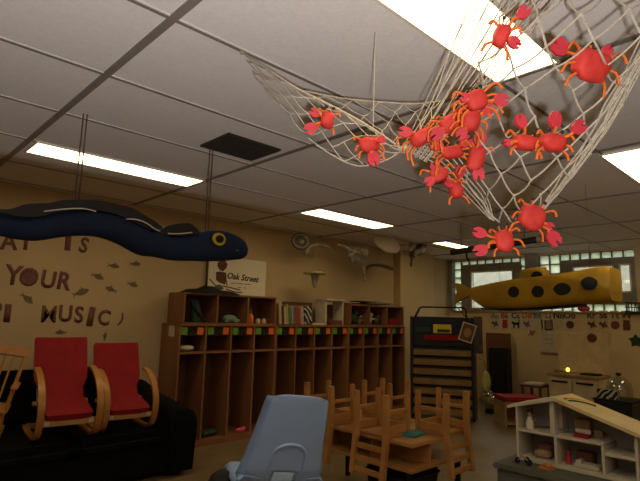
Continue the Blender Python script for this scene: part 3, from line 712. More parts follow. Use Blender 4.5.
def kid_chair():
    t = thing('child_chair', 'x', 'chair', group='upturned wooden chairs on the low table')
    W, Dp, SZ, HT = .235, .235, .235, .48
    for s in (-1, 1):
        MB().box((s * W / 2 - .015, -Dp / 2, 0), (s * W / 2 + .015, -Dp / 2 + .03, SZ - .002), .004).build('front_leg', 'pine', t, world=False)
        P = [(Dp / 2 - .01, 0), (Dp / 2 - .015, .15), (Dp / 2 - .01, .26), (Dp / 2 + .005, .37), (Dp / 2 + .02, HT)]
        band(P, .028, .034, s * (W / 2)).build('rear_post', 'pine', t, world=False)
        MB().box((s * W / 2 - .009, -Dp / 2 + .03, .09), (s * W / 2 + .009, Dp / 2 - .03, .112), .003).build('side_stretcher', 'pine', t, world=False)
        MB().box((s * W / 2 - .009, -Dp / 2 + .03, SZ - .05), (s * W / 2 + .009, Dp / 2 - .03, SZ - .002), .003).build('side_rail', 'pine', t, world=False)
    MB().box((-W / 2 + .02, -Dp / 2 + .005, SZ - .05), (W / 2 - .02, -Dp / 2 + .022, SZ - .002), .003).build('front_rail', 'pine', t, world=False)
    MB().box((-W / 2 - .01, -Dp / 2 - .01, SZ), (W / 2 + .01, Dp / 2 - .028, SZ + .016), .005).build('seat', 'pine', t, world=False)
    for z in (.30, .37, .435): MB().box((-W / 2 + .012, Dp / 2 - .008 + (z - .30) * .13, z), (W / 2 - .012, Dp / 2 + .006 + (z - .30) * .13, z + .034), .003).build('back_slat', 'pine', t, world=False)
    return t
ch0 = kid_chair()
def place_chair(o, x, y, face, label, gap=0):
    """turned over: seat on the table top; face = direction the back points to (world angle)"""
    # local +y (back) must point to 'face' after flipping about local x... R = Rz(a) @ Rx(pi): +y -> -y
    a = face + PI / 2
    o.rotation_euler = (PI, 0, a); o.location = (x, y, TZ + .252 + gap); o['label'] = label
    return o
# seat depth: back posts clear the table edge by a finger
place_chair(ch0, TX0 + .085, 2.07, PI, 'upturned wooden child chair at the near left table edge')
place_chair(copy_tree(ch0), 2.90, TY0 + .085, -PI / 2, 'upturned wooden child chair at the right table corner, its back hanging down')
place_chair(copy_tree(ch0), TX0 + .085, 2.53, PI, 'upturned wooden child chair farthest left, behind the blue chair')
place_chair(copy_tree(ch0), TX1 - .085, 2.40, 0, 'upturned wooden child chair at the far side of the table')
single('picture_book', MB().box((-.0, -.0, 0), (.16, .10, .014), .002, Matrix.Translation((2.60, 1.86, TZ + .001)) @ Matrix.Rotation(.2, 4, 'Z')), 'teal', 'teal picture book lying on the low wooden table', 'book')
t = thing('storage_bin', 'black bin on the floor under the low table', 'bin', (2.74, 2.06, 0))
MB().loft([[V((2.74 + sx * w_, 2.06 + sy * w_, z)) for sx, sy in ((-1, -1), (1, -1), (1, 1), (-1, 1))] for z, w_ in ((0, .13), (.24, .16), (.25, .17), (.262, .17))]).build('bin_body', 'black', t)
MB().box((2.575, 1.895, .263), (2.905, 2.225, .28), .008).build('lid', 'rackblk', t)

# ------------------------------------------------------------------ display rack in the corner
rc = onZ(450, 421, 0)
rz = math.radians(-60)          # front (local -y) faces the camera
rc = V((rc.x, rc.y, 0)) + FWD * .2 - SIDE * .04
t = thing('display_rack', 'tall black rolling rack with brown shelves and navy pocket top', 'rack', rc, (0, 0, math.radians(-58)))
W = .74
for s in (-1, 1):
    MB().box((s * W / 2 - .018, -.15, .04), (s * W / 2 + .018, .15, 1.24), .006).build('side_frame', 'rackblk', t, world=False)
    for y in (-.12, .12): MB().lathe([(.025, -.012), (.03, 0), (.025, .012)], (s * W / 2, y, .03), 12, V((1, 0, 0))).build('caster', 'black', t, world=False)
MB().box((-W / 2 + .02, .13, .06), (W / 2 - .02, .145, 1.24)).build('back_panel', 'black', t, world=False)
for k in range(7):
    z = .06 + k * .117
    MB().box((-W / 2 + .02, -.16, z), (W / 2 - .02, .13, z + .075), .01).build('mat_shelf', 'slat', t, world=False)
    MB().box((-W / 2 + .02, -.13, z + .076), (W / 2 - .02, .13, z + .10), .003).build('rail', 'rackblk', t, world=False)
MB().box((-W / 2 + .018, -.13, .87), (W / 2 - .018, .12, 1.04), .02).build('pocket', 'rackblk', t, world=False)
MB().box((-W / 2 + .018, -.15, .99), (W / 2 - .018, .12, 1.24), .03).build('pocket', 'racknavy', t, world=False)
MB().box((-.10, -.165, 1.04), (.12, -.152, 1.15), .002).build('yellow_card', 'yellow', t, world=False)
MB().box((-.05, -.17, 1.05), (.10, -.166, 1.09), .001).build('card_print', 'dgreen', t, world=False)
MB().box((-.21, -.165, .955), (.22, -.153, 1.02), .002).build('red_banner', 'red', t, world=False)
MB().box((-W / 2 + .05, -.158, 1.05), (-.13, -.149, 1.11), .002).build('green_pocket', 'dgreen', t, world=False)
MB().box((-.28, -.12, 1.241), (.28, .06, 1.252), .003).build('paper', 'offw', t, world=False)
hb = MB()
for y in (-.12, .10): hb.tube([(-.33, y, 1.24), (-.28, y, 1.34), (-.25, y, 1.365), (.27, y, 1.365), (.30, y, 1.34), (.31, y, 1.24)], .009, 6)
for x in (-.28, .30): hb.tube([(x, -.12, 1.34), (x, .10, 1.34)], .009, 6)
hb.tube([(.31, -.12, 1.24), (.20, -.12, 1.36)], .007, 6)
hb.build('wire_handle', 'rackblk', t, True, world=False)
Rm = worldmat(t)
pc = MB(); mxp = Rm @ Matrix.Translation((.31, -.19, 1.06)) @ Matrix.Rotation(.3, 4, 'Y')
t2 = thing('picture_card', 'white edged picture card hung tilted on the rack corner', 'picture', mxp.translation)
MB().box((-.085, -.004, -.115), (.085, .004, .115), 0, mxp).build('card', 'offw', t2)
MB().box((-.07, -.008, -.10), (.07, -.0045, .10), 0, mxp).build('print', 'board', t2)
MB().ell((0, 0, 0), (.045, .006, .06), mx=mxp @ Matrix.Translation((0, -.008, 0))).build('figure', 'tan', t2, True)
single('board_panel', MB().box((.395, .0, .80), (.50, .03, 1.26), .006, Rm).box((.395, .0, 0), (.42, .03, .80), .004, Rm), 'greyp', 'narrow dull grey panel standing at the right side of the rack', 'panel')
# brown board and black speaker-like panel behind, balls and crate
p = onX(505, 420, 7.0)
t3 = single('brown_panel', MB().box((7.30, onX(510, 345, 7.3).y, 0), (7.34, onX(486, 345, 7.3).y, 1.03), .004), 'board', 'reddish brown board standing against the far wall', 'board')
single('black_case', MB().box((6.95, onX(505.5, 360, 6.95).y, 0), (7.15, onX(488, 360, 6.95).y, .83), .02), 'black', 'tall black case standing in front of the brown board', 'case')
cb = onZ(490, 413, 0)
t = thing('glass_globe', 'round clear glass globe of yellow balls beside the rack', 'globe', cb)
MB().lathe([(.06, 0), (.07, .03), (.05, .05)], cb, 16).build('foot', 'black', t, True)
MB().ell(cb + V((0, 0, .17)), (.125, .125, .125), 18, 12).build('globe', 'clear', t, True)
mb = MB()
for dx, dy, dz in ((0, -.02, .2), (-.05, .02, .16), (.05, .02, .16), (0, .05, .14), (-.01, -.05, .13)): mb.ell(cb + V((dx, dy, dz)), (.05, .05, .05), 10, 8)
mb.build('balls', 'ball', t, True)
cl = onD(486, 379, 5.75)
t = thing('mesh_bag', 'yellowish green mesh bag hanging from the rack side above the globe', 'bag', cl)
MB().ell(cl - V((0, 0, .03)), (.06, .05, .12)).build('bag_body', 'bagc', t, True)
MB().tube([cl + V((0, 0, .11)), cl + V((-.02, .0, .2)), cl + V((-.08, .05, .24))], .006, 5).build('cord', 'tan', t, True)

# ------------------------------------------------------------------ red topped box stool
t = thing('box_stool', 'open wooden box stool with a red cushion top', 'stool', (6.02, 2.82, 0), (0, 0, math.radians(-40)))
for s in (-1, 1): MB().box((s * .225 - .012, -.16, 0), (s * .225 + .012, .16, .27), .004).build('side_panel', 'tan', t, world=False)
MB().box((-.21, -.16, .03), (.21, .16, .05), .003).build('shelf', 'tan', t, world=False)
MB().box((-.21, .145, .05), (.21, .16, .27), .003).build('back_panel', 'board', t, world=False)
MB().box((-.25, -.18, .27), (.25, .18, .285), .004).build('top_board', 'tan', t, world=False)
MB().box((-.25, -.18, .285), (.25, .18, .335), .02).build('cushion', 'red', t, True, world=False)

# ------------------------------------------------------------------ play kitchen
t = thing('play_kitchen', 'cream play kitchen with tall back panel and two doors', 'play kitchen', (6.75, 2.38, 0))
KY0, KY1 = 2.085, 2.66
MB().box((6.52, KY0, 0), (6.92, KY1, .56), .005).build('cabinet_body', 'cream', t)
MB().box((6.49, KY0 - .01, .56), (6.92, KY1 + .01, .59), .005).build('counter', 'tan', t)
MB().box((6.86, KY0, .59), (6.92, KY1, 1.08), .008).build('back_panel', 'cream', t)
for a, b in ((KY0 + .01, 2.365), (2.38, KY1 - .01)):
    d = MB().box((6.495, a, .29), (6.519, b, .53), .005).build('door', 'creamd', t)
    MB().box((6.478, a + .04, .49), (6.494, b - .04, .512), .004).build('handle', 'black', d)
MB().lathe([(.055, 0), (.055, .012), (.04, .018)], (6.859, 2.24, 1.03), 16, V((-1, 0, 0))).build('clock', 'brown', t, True)
MB().box((6.60, 2.12, .591), (6.78, 2.32, .61), .006).build('burner_plate', 'black', t)
t = thing('yellow_spot', 'small glowing yellow spot on the play kitchen counter', 'lamp', (6.62, 2.46, .59))  # bright yellow spot, built as a small emissive ball on a base
MB().lathe([(.03, .0), (.03, .02), (.012, .024)], (6.62, 2.46, .591), 12).build('spot_base', 'tan', t, True)
MB().ell((6.62, 2.46, .638), (.023, .023, .026)).build('glow_ball', 'glow', t, True)
t = thing('toy_pan', 'small pan on the play kitchen counter beside the yellow spot', 'pan', (6.6, 2.58, .59))
MB().lathe([(.04, 0), (.05, .035), (.045, .035), (.036, .006)], (6.62, 2.585, .591), 14).build('pan_bowl', 'tan', t, True)
MB().tube([(6.59, 2.55, .615), (6.54, 2.50, .62)], .006, 6).build('handle', 'black', t, True)
t = thing('low_side_table', 'low dark table left of the play kitchen', 'table', (6.56, 2.84, 0))
MB().box((6.40, 2.70, .40), (6.72, 2.98, .425), .005).build('tabletop', 'brown', t)
for x in (6.43, 6.69):
    for y in (2.73, 2.95): MB().box((x - .015, y - .015, 0), (x + .015, y + .015, .40), .003).build('leg', 'brown', t)
single('tray', MB().box((6.43, 2.72, .426), (6.65, 2.94, .45), .008), 'offw', 'pale tray on the low dark table by the play kitchen', 'tray')
t = thing('dark_cabinet', 'low black cabinet right of the play kitchen', 'cabinet', (6.3, 1.85, 0))
MB().box((6.15, 1.66, 0), (6.55, 2.03, .38), .006).build('cabinet_body', 'rackblk', t)
MB().box((6.14, 1.65, .38), (6.56, 2.04, .40), .004).build('top', 'black', t)
MB().box((6.142, 1.67, .03), (6.149, 2.02, .36), .003).build('door', 'black', t)
t = thing('glass_dome', 'clear glass dome with dark knob on the black cabinet', 'dome', (6.38, 1.84, .40))
MB().lathe([(.13, .0), (.13, .1), (.11, .17), (.06, .22), (.01, .235)], (6.40, 1.84, .401), 20).build('dome', 'clear', t, True)
MB().ell((6.40, 1.84, .655), (.03, .03, .02)).build('knob', 'black', t, True)
single('striped_box', MB().box((6.18, 1.80, .401), (6.25, 2.0, .50), .003), 'zebra', 'small black and white striped box on the black cabinet', 'box')

# ------------------------------------------------------------------ papers on the far wall
def fpt(px, py): return onX(px, py, WX)
def sheet_on_far(name, px0, px1, py0, py1, m, label, cat, extra=None, group=None):
    a, b = fpt(px0, py0), fpt(px1, py1); mid = fpt((px0 + px1) / 2, (py0 + py1) / 2)
    t = thing(name, label, cat, (WX, mid.y, min(a.z, b.z)), group=group)
    y0, y1 = mid.y - abs(a.y - b.y) / 2, mid.y + abs(a.y - b.y) / 2; hh = abs(fpt(px0, py0).z - fpt(px0, py1).z) / 2
    MB().box((WX - .004, y0, mid.z - hh), (WX, y1, mid.z + hh)).build('paper', m, t)
    return t, mid, y1 - y0, hh * 2
YN = V((0, -1, 0)); ZN = ZU; XN = V((-1, 0, 0))
def sil(kind, s):
    if kind == 'cat': return [(-.5, .1), (-.45, .4), (-.3, .25), (-.1, .2), (.3, .2), (.5, .6), (.45, .1), (.4, -.5), (.25, -.5), (.2, -.1), (-.1, -.1), (-.15, -.5), (-.3, -.5), (-.3, -.05)]
    if kind == 'bird': return [(-.5, .1), (-.3, .35), (-.05, .15), (.2, .45), (.25, .05), (.5, -.3), (.1, -.2), (-.1, -.4), (-.2, -.1)]
    if kind == 'bear': return [(-.3, -.5), (-.35, .0), (-.25, .25), (-.35, .45), (-.15, .5), (.15, .5), (.35, .45), (.25, .25), (.35, 0), (.3, -.5)]
    return circ(.42, .42, 14)
cards = [(491, 499.5, 'Aa', 'tan', 'greyp', 'bird'), (500.5, 509.5, 'Bb', 'crab', 'crab', 'bear'), (510.5, 521, 'Cc', 'ink', 'ink', 'cat'), (522, 532, 'Dd', 'orange', 'purple', 'bird'), (533, 543, 'Ee', 'sage', 'offw', 'bird'), (544, 553, 'Ll', 'tan', 'tan', 'bear'), (554, 564, 'Nn', 'ink', 'cream', 'o'), (565, 575, 'Oo', 'ink', 'brown', 'o'),
         (587, 597, 'Rr', 'board', 'brown', 'bird'), (598, 609, 'Ss', 'ink', 'board', 'bird'), (610, 620, 'Tt', 'board', 'board', 'o'), (621, 632, 'Vv', 'board', 'brown', 'bear')]
for i, (a, b, tx, mt, ms, k) in enumerate(cards):
    yo = .3 * i if i < 8 else 1.5 + .5 * (i - 8)
    t, mid, wd, hh = sheet_on_far('alphabet_card', a, b, 310.5 + .1 * yo, 329.5 + .5 * yo * .6, 'offw' if i < 8 else 'cream', 'alphabet card with the letters %s under the windows' % tx, 'alphabet card', group='alphabet cards on the far wall')
    put_text(tx, .085, V((WX - .004, mid.y, mid.z + .07)), YN, ZN, XN, .003, .02).build('lettering', mt, t)
    s = .13
    MB().prism([(p[0] * s, p[1] * s) for p in sil(k, s)], YN, ZN, XN, V((WX - .004, mid.y, mid.z - .06)), .003).build('picture', ms, t)
t, mid, wd, hh = sheet_on_far('paper_bird', 527, 537, 328, 338, 'offw', 'small pinkish paper cutout hanging below the Dd card', 'cutout')
for ch in list(t.children): bpy.data.objects.remove(ch)
MB().prism([(-x * .12, y * .13) for x, y in sil('bird', 1)], YN, ZN, XN, V((WX, mid.y, mid.z)), .005).build('cutout_shape', 'pinkp', t)
t, mid, wd, hh = sheet_on_far('wall_chart', 541, 556, 320, 353, 'offw', 'white paper chart on the far wall left of the play kitchen', 'chart')
MB().box((WX - .02, mid.y - wd / 2 - .02, mid.z - hh / 2 - .015), (WX, mid.y + wd / 2 + .02, mid.z - hh / 2 + .015), .004).build('chart_rail', 'tan', t)
mb = MB()
for k in range(5): mb.box((WX - .0055, mid.y - wd / 2 + .03, mid.z + hh * (.3 - .13 * k)), (WX - .004, mid.y + wd / 2 - .05, mid.z + hh * (.3 - .13 * k) + .008))
mb.build('writing', 'greyl', t)
sheet_on_far('paper_sheet', 602, 612, 331, 347, 'cream', 'pale paper sheet on the far wall right of the play kitchen', 'paper')
p = fpt(636, 341)
star = [((.09 if k % 2 == 0 else .055) * math.sin(PI * k / 5), (.09 if k % 2 == 0 else .055) * math.cos(PI * k / 5)) for k in range(10)]
single('paper_star', MB().prism(star, YN, ZN, XN, p, .006), 'dgreen', 'dark green paper star on the far wall at right edge', 'star')
# things on the sill
p = fpt(584, 309.5)
t = thing('paper_flower', 'bright pink paper flower on the window sill under the submarine', 'flower', (7.49, p.y, ZB))
MB().ell((7.49, p.y, ZB + .05), (.04, .085, .045)).build('bloom', 'pink', t, True)
MB().tube([(7.49, p.y, ZB), (7.49, p.y, ZB + .02)], .01, 6).build('stem', 'dgreen', t)
p = fpt(634, 311)
t = thing('wire_basket', 'dark wire basket at right end of the window sill', 'basket', (7.44, 1.90, ZB))
mb = MB()
for k in range(7): mb.tube([(7.46, 1.82 + k * .03, ZB), (7.46, 1.82 + k * .03 + random.uniform(-.015, .015), ZB + .13)], .006, 5)
for z in (.004, .06, .12): mb.tube([(7.46, 1.80, ZB + z), (7.46, 2.02, ZB + z + .01)], .007, 5)
mb.build('wires', 'rackblk', t, True)
MB().box((7.44, 1.80, ZB - .02), (7.5, 2.02, ZB)).build('bracket', 'rackblk', t)

# hanging dark rolled chart near the windows
a, b = onD(451, 252.5, 5.4), onD(545, 238.5, 4.9)
t = thing('rolled_chart', 'dark rolled chart hanging below the ceiling near the windows', 'roll', a.lerp(b, .5))
MB().tube([a, a.lerp(b, .3), a.lerp(b, .7), b], .032, 12).build('roll', 'rackblk', t, True)
MB().tube([b - (b - a) * .08, b - (b - a) * .03], .035, 12).build('end_cap', 'greyl', t, True)
for f in (.12, .8): q = a.lerp(b, f); MB().tube([q, (q.x, q.y, H)], .004, 5).build('cord', 'string', t)
q = a.lerp(b, .18); MB().tube([q + V((0, 0, -.02)), q + V((.0, .0, -.08)), q + V((.02, -.02, -.12))], .012, 6).build('hook', 'rackblk', t, True)

# ------------------------------------------------------------------ yellow submarine
def dsub(px): return 4.3 - .85 * (px - 458) / 164
AX = (onD(620, 285, dsub(620)) - onD(470, 292, dsub(470))); AX.z = 0; AX.normalize()
LAT = V((-AX.y, AX.x, 0))
if LAT.dot(FWD) < 0: LAT = -LAT
st = [(470, 289.5, 296.5, .04), (477, 287, 301.5, .08), (487, 285, 308, .11), (505, 281.5, 309, .13), (522, 279, 309, .14), (545, 276.5, 307.5, .15), (565, 274, 306, .15), (585, 270.5, 304, .15), (598, 268, 303.5, .155), (612, 266.5, 302.8, .16), (616, 268, 301.5, .145)]
def sec(c, hh, hw, n=28, pw=.42, lat=None):
    lat = lat or LAT; out = []
    for k in range(n):
        a = 2 * PI * k / n; x, z = math.cos(a), math.sin(a)
        out.append(c + lat * hw * math.copysign(abs(x) ** pw, x) + ZU * hh * math.copysign(abs(z) ** pw, z))
    return out
c0 = onD(545, 292, dsub(545))
t = thing('paper_submarine', 'yellow paper submarine with black portholes hanging by the windows', 'submarine', c0)
secs = []
for px, a, b, hw in st:
    A, B = onD(px, a, dsub(px)), onD(px, b, dsub(px)); c = (A + B) / 2; secs.append(sec(c, (A.z - B.z) / 2, hw))
MB().loft(secs).build('hull', 'sub', t, True)
A = [onD(px, a, dsub(px)) for px, a in ((456.5, 283), (463, 285), (472, 289), (477, 292), (472, 296), (463, 300), (457, 302.5), (459, 293))]
MB().prism([((p - A[0]).dot(AX), (p - A[0]).z) for p in A], AX, ZU, LAT, A[0] - LAT * .03, .06).build('tail_fin', 'sub', t)
# black strip standing in for the shadow under the hull
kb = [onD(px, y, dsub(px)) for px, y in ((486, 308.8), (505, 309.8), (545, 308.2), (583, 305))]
mb = MB(); mb.loft([[p + LAT * .09 + ZU * .006, p - LAT * .09 + ZU * .006, p - LAT * .09 - ZU * .008, p + LAT * .09 - ZU * .008] for p in kb]); mb.build('underside_shade', 'black', t)
tw = [(524, 270, 285), (528, 269, 285), (544, 268, 284), (547, 270, 284)]
MB().loft([sec((onD(px, a, dsub(px)) + onD(px, b, dsub(px))) / 2, (onD(px, a, dsub(px)).z - onD(px, b, dsub(px)).z) / 2, .07) for px, a, b in tw]).build('tower', 'sub', t, True)
MB().tube([onD(530, 269, dsub(530)), onD(546, 268.5, dsub(546))], .012, 6).build('tower_rim', 'sub', t, True)
for px, py, rx, rz_, hw in ((513.5, 292, 5.2, 5.4, .136), (537.5, 291.5, 5.8, 5.6, .147), (562, 289, 7.8, 6.2, .151), (589, 283.3, 7.2, 6.3, .168), (536.5, 275.8, 5.0, 4.6, .073)):
    k = dsub(px) / F; c = onD(px, py, dsub(px)); 
    c0_ = onD(px, py, dsub(px)); rr = ray(px, py); c = c0_ - rr * ((hw + .006) / rr.dot(LAT)); k = dsub(px) / F
    poly = [(x * random.uniform(.93, 1.05), z * random.uniform(.93, 1.05)) for x, z in circ(rx * k * 1.03, rz_ * k, 16)]
    MB().prism(poly, AX, ZU, LAT, c, .012).build('porthole', 'black', t)
for px in (500, 590):
    p = onD(px, 284 if px == 500 else 271, dsub(px)); MB().tube([p, (p.x, p.y, H)], .0015, 4).build('thread', 'string', t)

# ------------------------------------------------------------------ dollhouse
DX, DXB = 2.60, 2.79
t = thing('low_cupboard', 'low grey green cupboard under the dollhouse', 'cupboard', (2.75, .8, 0))
MB().box((2.47, .1, .02), (3.05, 1.28, .485), .006).build('cupboard_body', 'grgreen', t)
MB().box((2.455, .09, .485), (3.06, 1.295, .51), .006).build('top', 'grgreen', t)
for a, b in ((.12, .68), (.70, 1.26)):
    d = MB().box((2.458, a, .05), (2.469, b, .46), .003).build('door', 'grgreen', t)
    MB().ell((2.45, b - .05 if a < .5 else a + .05, .3), (.012, .012, .012), 8, 6).build('knob', 'black', d, True)
ZD = .511
t = thing('dollhouse', 'white open fronted wooden dollhouse with a rainbow on its roof', 'dollhouse', (2.69, .96, ZD))
YL, YR, YP, ZP = 1.235, .690, 1.035, .826
zl = lambda y: ZP - (y - YP) * .28 if y > YP else ZP + (y - YP) * .30
T = .012
MB().box((DX, YR, ZD + .001), (DXB, YL, ZD + .018), .002).build('base_floor', 'doll', t)
MB().box((DX, .83, .652), (DXB, YL - T, .664), .002).build('upper_floor', 'doll', t)
MB().box((DX, YR + T, .612), (DXB, .83, .626), .002).build('upper_floor', 'doll', t)
MB().prism([(YL - T, ZD + .018), (YL, ZD + .018), (YL, zl(YL)), (YL - T, zl(YL - T))], YU, ZU, XU, (DX, 0, 0), DXB - DX).build('side_wall', 'doll', t)
MB().prism([(YR, ZD + .018), (YR + T, ZD + .018), (YR + T, zl(YR + T)), (YR, zl(YR))], YU, ZU, XU, (DX, 0, 0), DXB - DX).build('side_wall', 'doll', t)
MB().prism([(YR + T, ZD + .018), (YL - T, ZD + .018), (YL - T, zl(YL) + .003), (YP, ZP - .004), (YR + T, zl(YR) + .003)], YU, ZU, XU, (DXB - .01, 0, 0), .01).build('back_panel', 'dollin', t)
for y, a, b in ((1.035, ZD + .018, .652), (.825, ZD + .018, .652)): MB().box((DX, y, a), (DXB - .011, y + T, b)).build('partition', 'doll', t)
pp = MB().box((DX, 1.04, .664), (DX + .04, 1.062, zl(1.062))).box((DX + .04, 1.04, .664), (DX + .09, 1.062, .685)).box((DX + .09, 1.04, .664), (DXB - .011, 1.062, zl(1.062))); pp.build('partition', 'doll', t)
for s in (1, -1):
    ye = YL + .035 if s == 1 else YR - .10
    MB().prism([(YP, ZP), (ye, zl(ye)), (ye, zl(ye) + .016), (YP, ZP + .016)], YU, ZU, XU, (DX - .02, 0, 0), DXB - DX + .05).build('roof_slab', 'roof' if s == -1 else 'doll', t)
for k, m in enumerate(('dgreen', 'yellow', 'crab')):
    R_ = .12 + .010 * k; pts = []
    for j in range(13):
        a = PI * (.12 + .36 * j / 12); x = DX + .03 + R_ * math.cos(a) * 1.1; y = .85 + R_ * math.sin(a) * 1.1
        pts.append(V((x, y, zl(y) + .0175)))
    MB().tube(pts, .0055, 5).build('rainbow_stripe', m, t, True)
# toys in and around the dollhouse
t = thing('doll_figure', 'small doll with white dress and dark hair upstairs in the dollhouse', 'doll', (2.66, 1.19, .665))
c = V((2.64, 1.18, .665))
MB().lathe([(.022, 0), (.02, .03), (.012, .055), (.008, .06)], c, 12).build('dress', 'offw', t, True)
MB().ell(c + V((0, 0, .075)), (.013, .013, .017)).build('head', 'tan', t, True)
MB().ell(c + V((.004, 0, .082)), (.016, .016, .016)).build('hair', 'ink', t, True)
MB().tube([c + V((0, -.01, .05)), c + V((-.01, -.035, .052))], .004, 5).build('arm', 'tan', t, True)
t = thing('toy_armchair', 'round brown toy armchair in the lower left dollhouse room', 'toy furniture', (2.68, 1.13, ZD + .019))
c = V((2.70, 1.13, ZD + .019))
MB().ell(c + V((.01, 0, .035)), (.04, .05, .034), pw=.8).build('back', 'board', t, True)
MB().ell(c + V((-.03, .0, .02)), (.03, .04, .02), pw=.7).build('seat', 'tan', t, True)
single('toy_wardrobe', MB().box((2.715, .92, .665), (2.77, .99, .735), .003), 'tan', 'brown toy wardrobe upstairs in the dollhouse middle', 'toy furniture')
single('toy_dresser', MB().box((2.705, .91, ZD + .019), (2.765, .99, ZD + .075), .004), 'board', 'dark brown toy dresser in the lower middle dollhouse room', 'toy furniture')
t = thing('toy_bed', 'small cream toy bed in the lower middle dollhouse room', 'toy furniture', (2.66, .9, ZD + .019))
MB().box((2.63, .86, ZD + .019), (2.69, .97, ZD + .038), .003).build('bed_frame', 'doll', t); MB().box((2.633, .94, ZD + .038), (2.687, .965, ZD + .05), .004).build('pillow', 'offw', t)
single('pink_doll', MB().lathe([(.014, 0), (.01, .035), (.006, .04)], (2.66, 1.005, ZD + .019), 10).ell((2.66, 1.005, ZD + .067), (.01, .01, .012), 8, 6), 'claw', 'tiny pink doll by the partition in the lower middle room', 'doll')
t = thing('toy_sofa', 'small red and white toy sofa upstairs in the dollhouse', 'toy furniture', (2.65, .93, .665))
MB().box((2.63, .90, .665), (2.67, .97, .68), .004).build('seat', 'red', t); MB().box((2.665, .90, .68), (2.675, .97, .70), .003).build('back', 'offw', t)
single('toy_bench', MB().box((2.70, .86, .665), (2.76, .90, .685), .003).box((2.70, .86, .685), (2.71, .90, .7), .002), 'tan', 'small tan toy bench upstairs right of the toy sofa', 'toy furniture')
t = thing('toy_tricycle', 'tiny black toy tricycle on the cupboard before the dollhouse', 'toy vehicle', (2.54, 1.18, ZD))
for x, y in ((2.53, 1.20), (2.53, 1.14), (2.57, 1.17)): MB().lathe([(.014, -.004), (.016, 0), (.014, .004)], (x, y, ZD + .016), 12, V((.4, 1, 0))).build('wheel', 'black', t)
MB().tube([(2.53, 1.20, ZD + .016), (2.54, 1.18, ZD + .04), (2.57, 1.17, ZD + .018), (2.53, 1.14, ZD + .018), (2.54, 1.18, ZD + .04)], .004, 5).build('frame', 'greyl', t, True)
single('orange_toy', MB().box((2.52, 1.03, ZD), (2.58, 1.10, ZD + .012), .004).ell((2.55, 1.06, ZD + .018), (.02, .025, .012), 8, 6), 'honey', 'flat orange wooden toy on the cupboard before the dollhouse', 'toy')

# ------------------------------------------------------------------ fishing net
def cd(px, py): return 1.025 / ray(px, py).z            # depth of the ceiling along the ray
net = MB(); rng = random.Random(3)
def strand(a, b, r=.0022, sag=.01, n=4):
    pts = []; L = (b - a).length; off = V((rng.uniform(-1, 1), rng.uniform(-1, 1), -1)) * sag * L
    for k in range(n + 1):
        s = k / n; pts.append(a.lerp(b, s) + off * 4 * s * (1 - s))
    net.tube(pts, r, 5)
def interp(grid, u, v):
    R, Cn = len(grid), len(grid[0])
    def cr(p, t):
        n = len(p) - 1; i = min(int(t * n), n - 1); s = t * n - i
        p0, p1, p2, p3 = p[max(i - 1, 0)], p[i], p[i + 1], p[min(i + 2, n)]
        return .5 * ((2 * p1) + (p2 - p0) * s + (2 * p0 - 5 * p1 + 4 * p2 - p3) * s * s + (3 * p1 - p0 - 3 * p2 + p3) * s ** 3)
    return cr([cr(r, u) for r in grid], v)
def netpatch(grid, nu, nv, r=.0022, jit=.12, drop=0, sag=.05):
    K = {}
    for i in range(nu + 1):
        for j in range(nv + 1):
            if (i + j) % 2 == 0:
                u = i / nu + (rng.uniform(-jit, jit) / nu if 0 < i < nu else 0); v = j / nv + (rng.uniform(-jit, jit) / nv if 0 < j < nv else 0)
                K[i, j] = interp(grid, min(max(u, 0), 1), min(max(v, 0), 1))
    for (i, j), p in K.items():
        for d in (1, -1):
            if (i + 1, j + d) in K and rng.random() >= drop: strand(p, K[i + 1, j + d], r, sag)
        net.ell(p, (r * 1.7,) * 3, 6, 4)
    return K
def G(rows): return [[onD(a, b, d) for a, b, d in r] for r in rows]
ct = lambda px, py: (px, py, cd(px, py) * .995)
cA = cd(242, 52) * .995; KN = (404, 150, 1.72)
# left hammock: front and back of the fold
hamF = G([[(242, 52, cA), (272, 72, 1.80), (300, 90, 1.74), (330, 105, 1.70), (360, 121, 1.68), (385, 137, 1.70), (402, 149, 1.72)],
          [(250, 66, cA), (276, 90, 1.78), (303, 110, 1.70), (332, 126, 1.66), (358, 137, 1.65), (382, 146, 1.68), (402, 150, 1.72)],
          [(258, 80, cA), (284, 110, 1.78), (308, 138, 1.70), (332, 155, 1.66), (358, 166, 1.66), (384, 161, 1.69), (402, 151, 1.72)]])
netpatch(hamF, 14, 6, .0017, .1, .06)
net.tube(cat_pts(hamF[0], 4), .0035, 6); net.tube(cat_pts(hamF[0], 4)[8:], .004, 6)
net.tube(cat_pts(hamF[2][2:], 4), .0022, 5)
hamB = G([[(300, 90, 1.85), (340, 98, 1.95), (380, 102, 2.0), (415, 104, 1.98), (440, 101, 1.92)],
          [(320, 101, 1.80), (352, 113, 1.86), (388, 122, 1.9), (414, 124, 1.86), (432, 118, 1.84)],
          [(350, 116, 1.75), (372, 130, 1.76), (392, 142, 1.75), (402, 149, 1.72), (410, 146, 1.74)]])
netpatch(hamB, 12, 4, .0015, .1, .05)
net.tube(cat_pts(hamB[0], 4), .0025, 5)
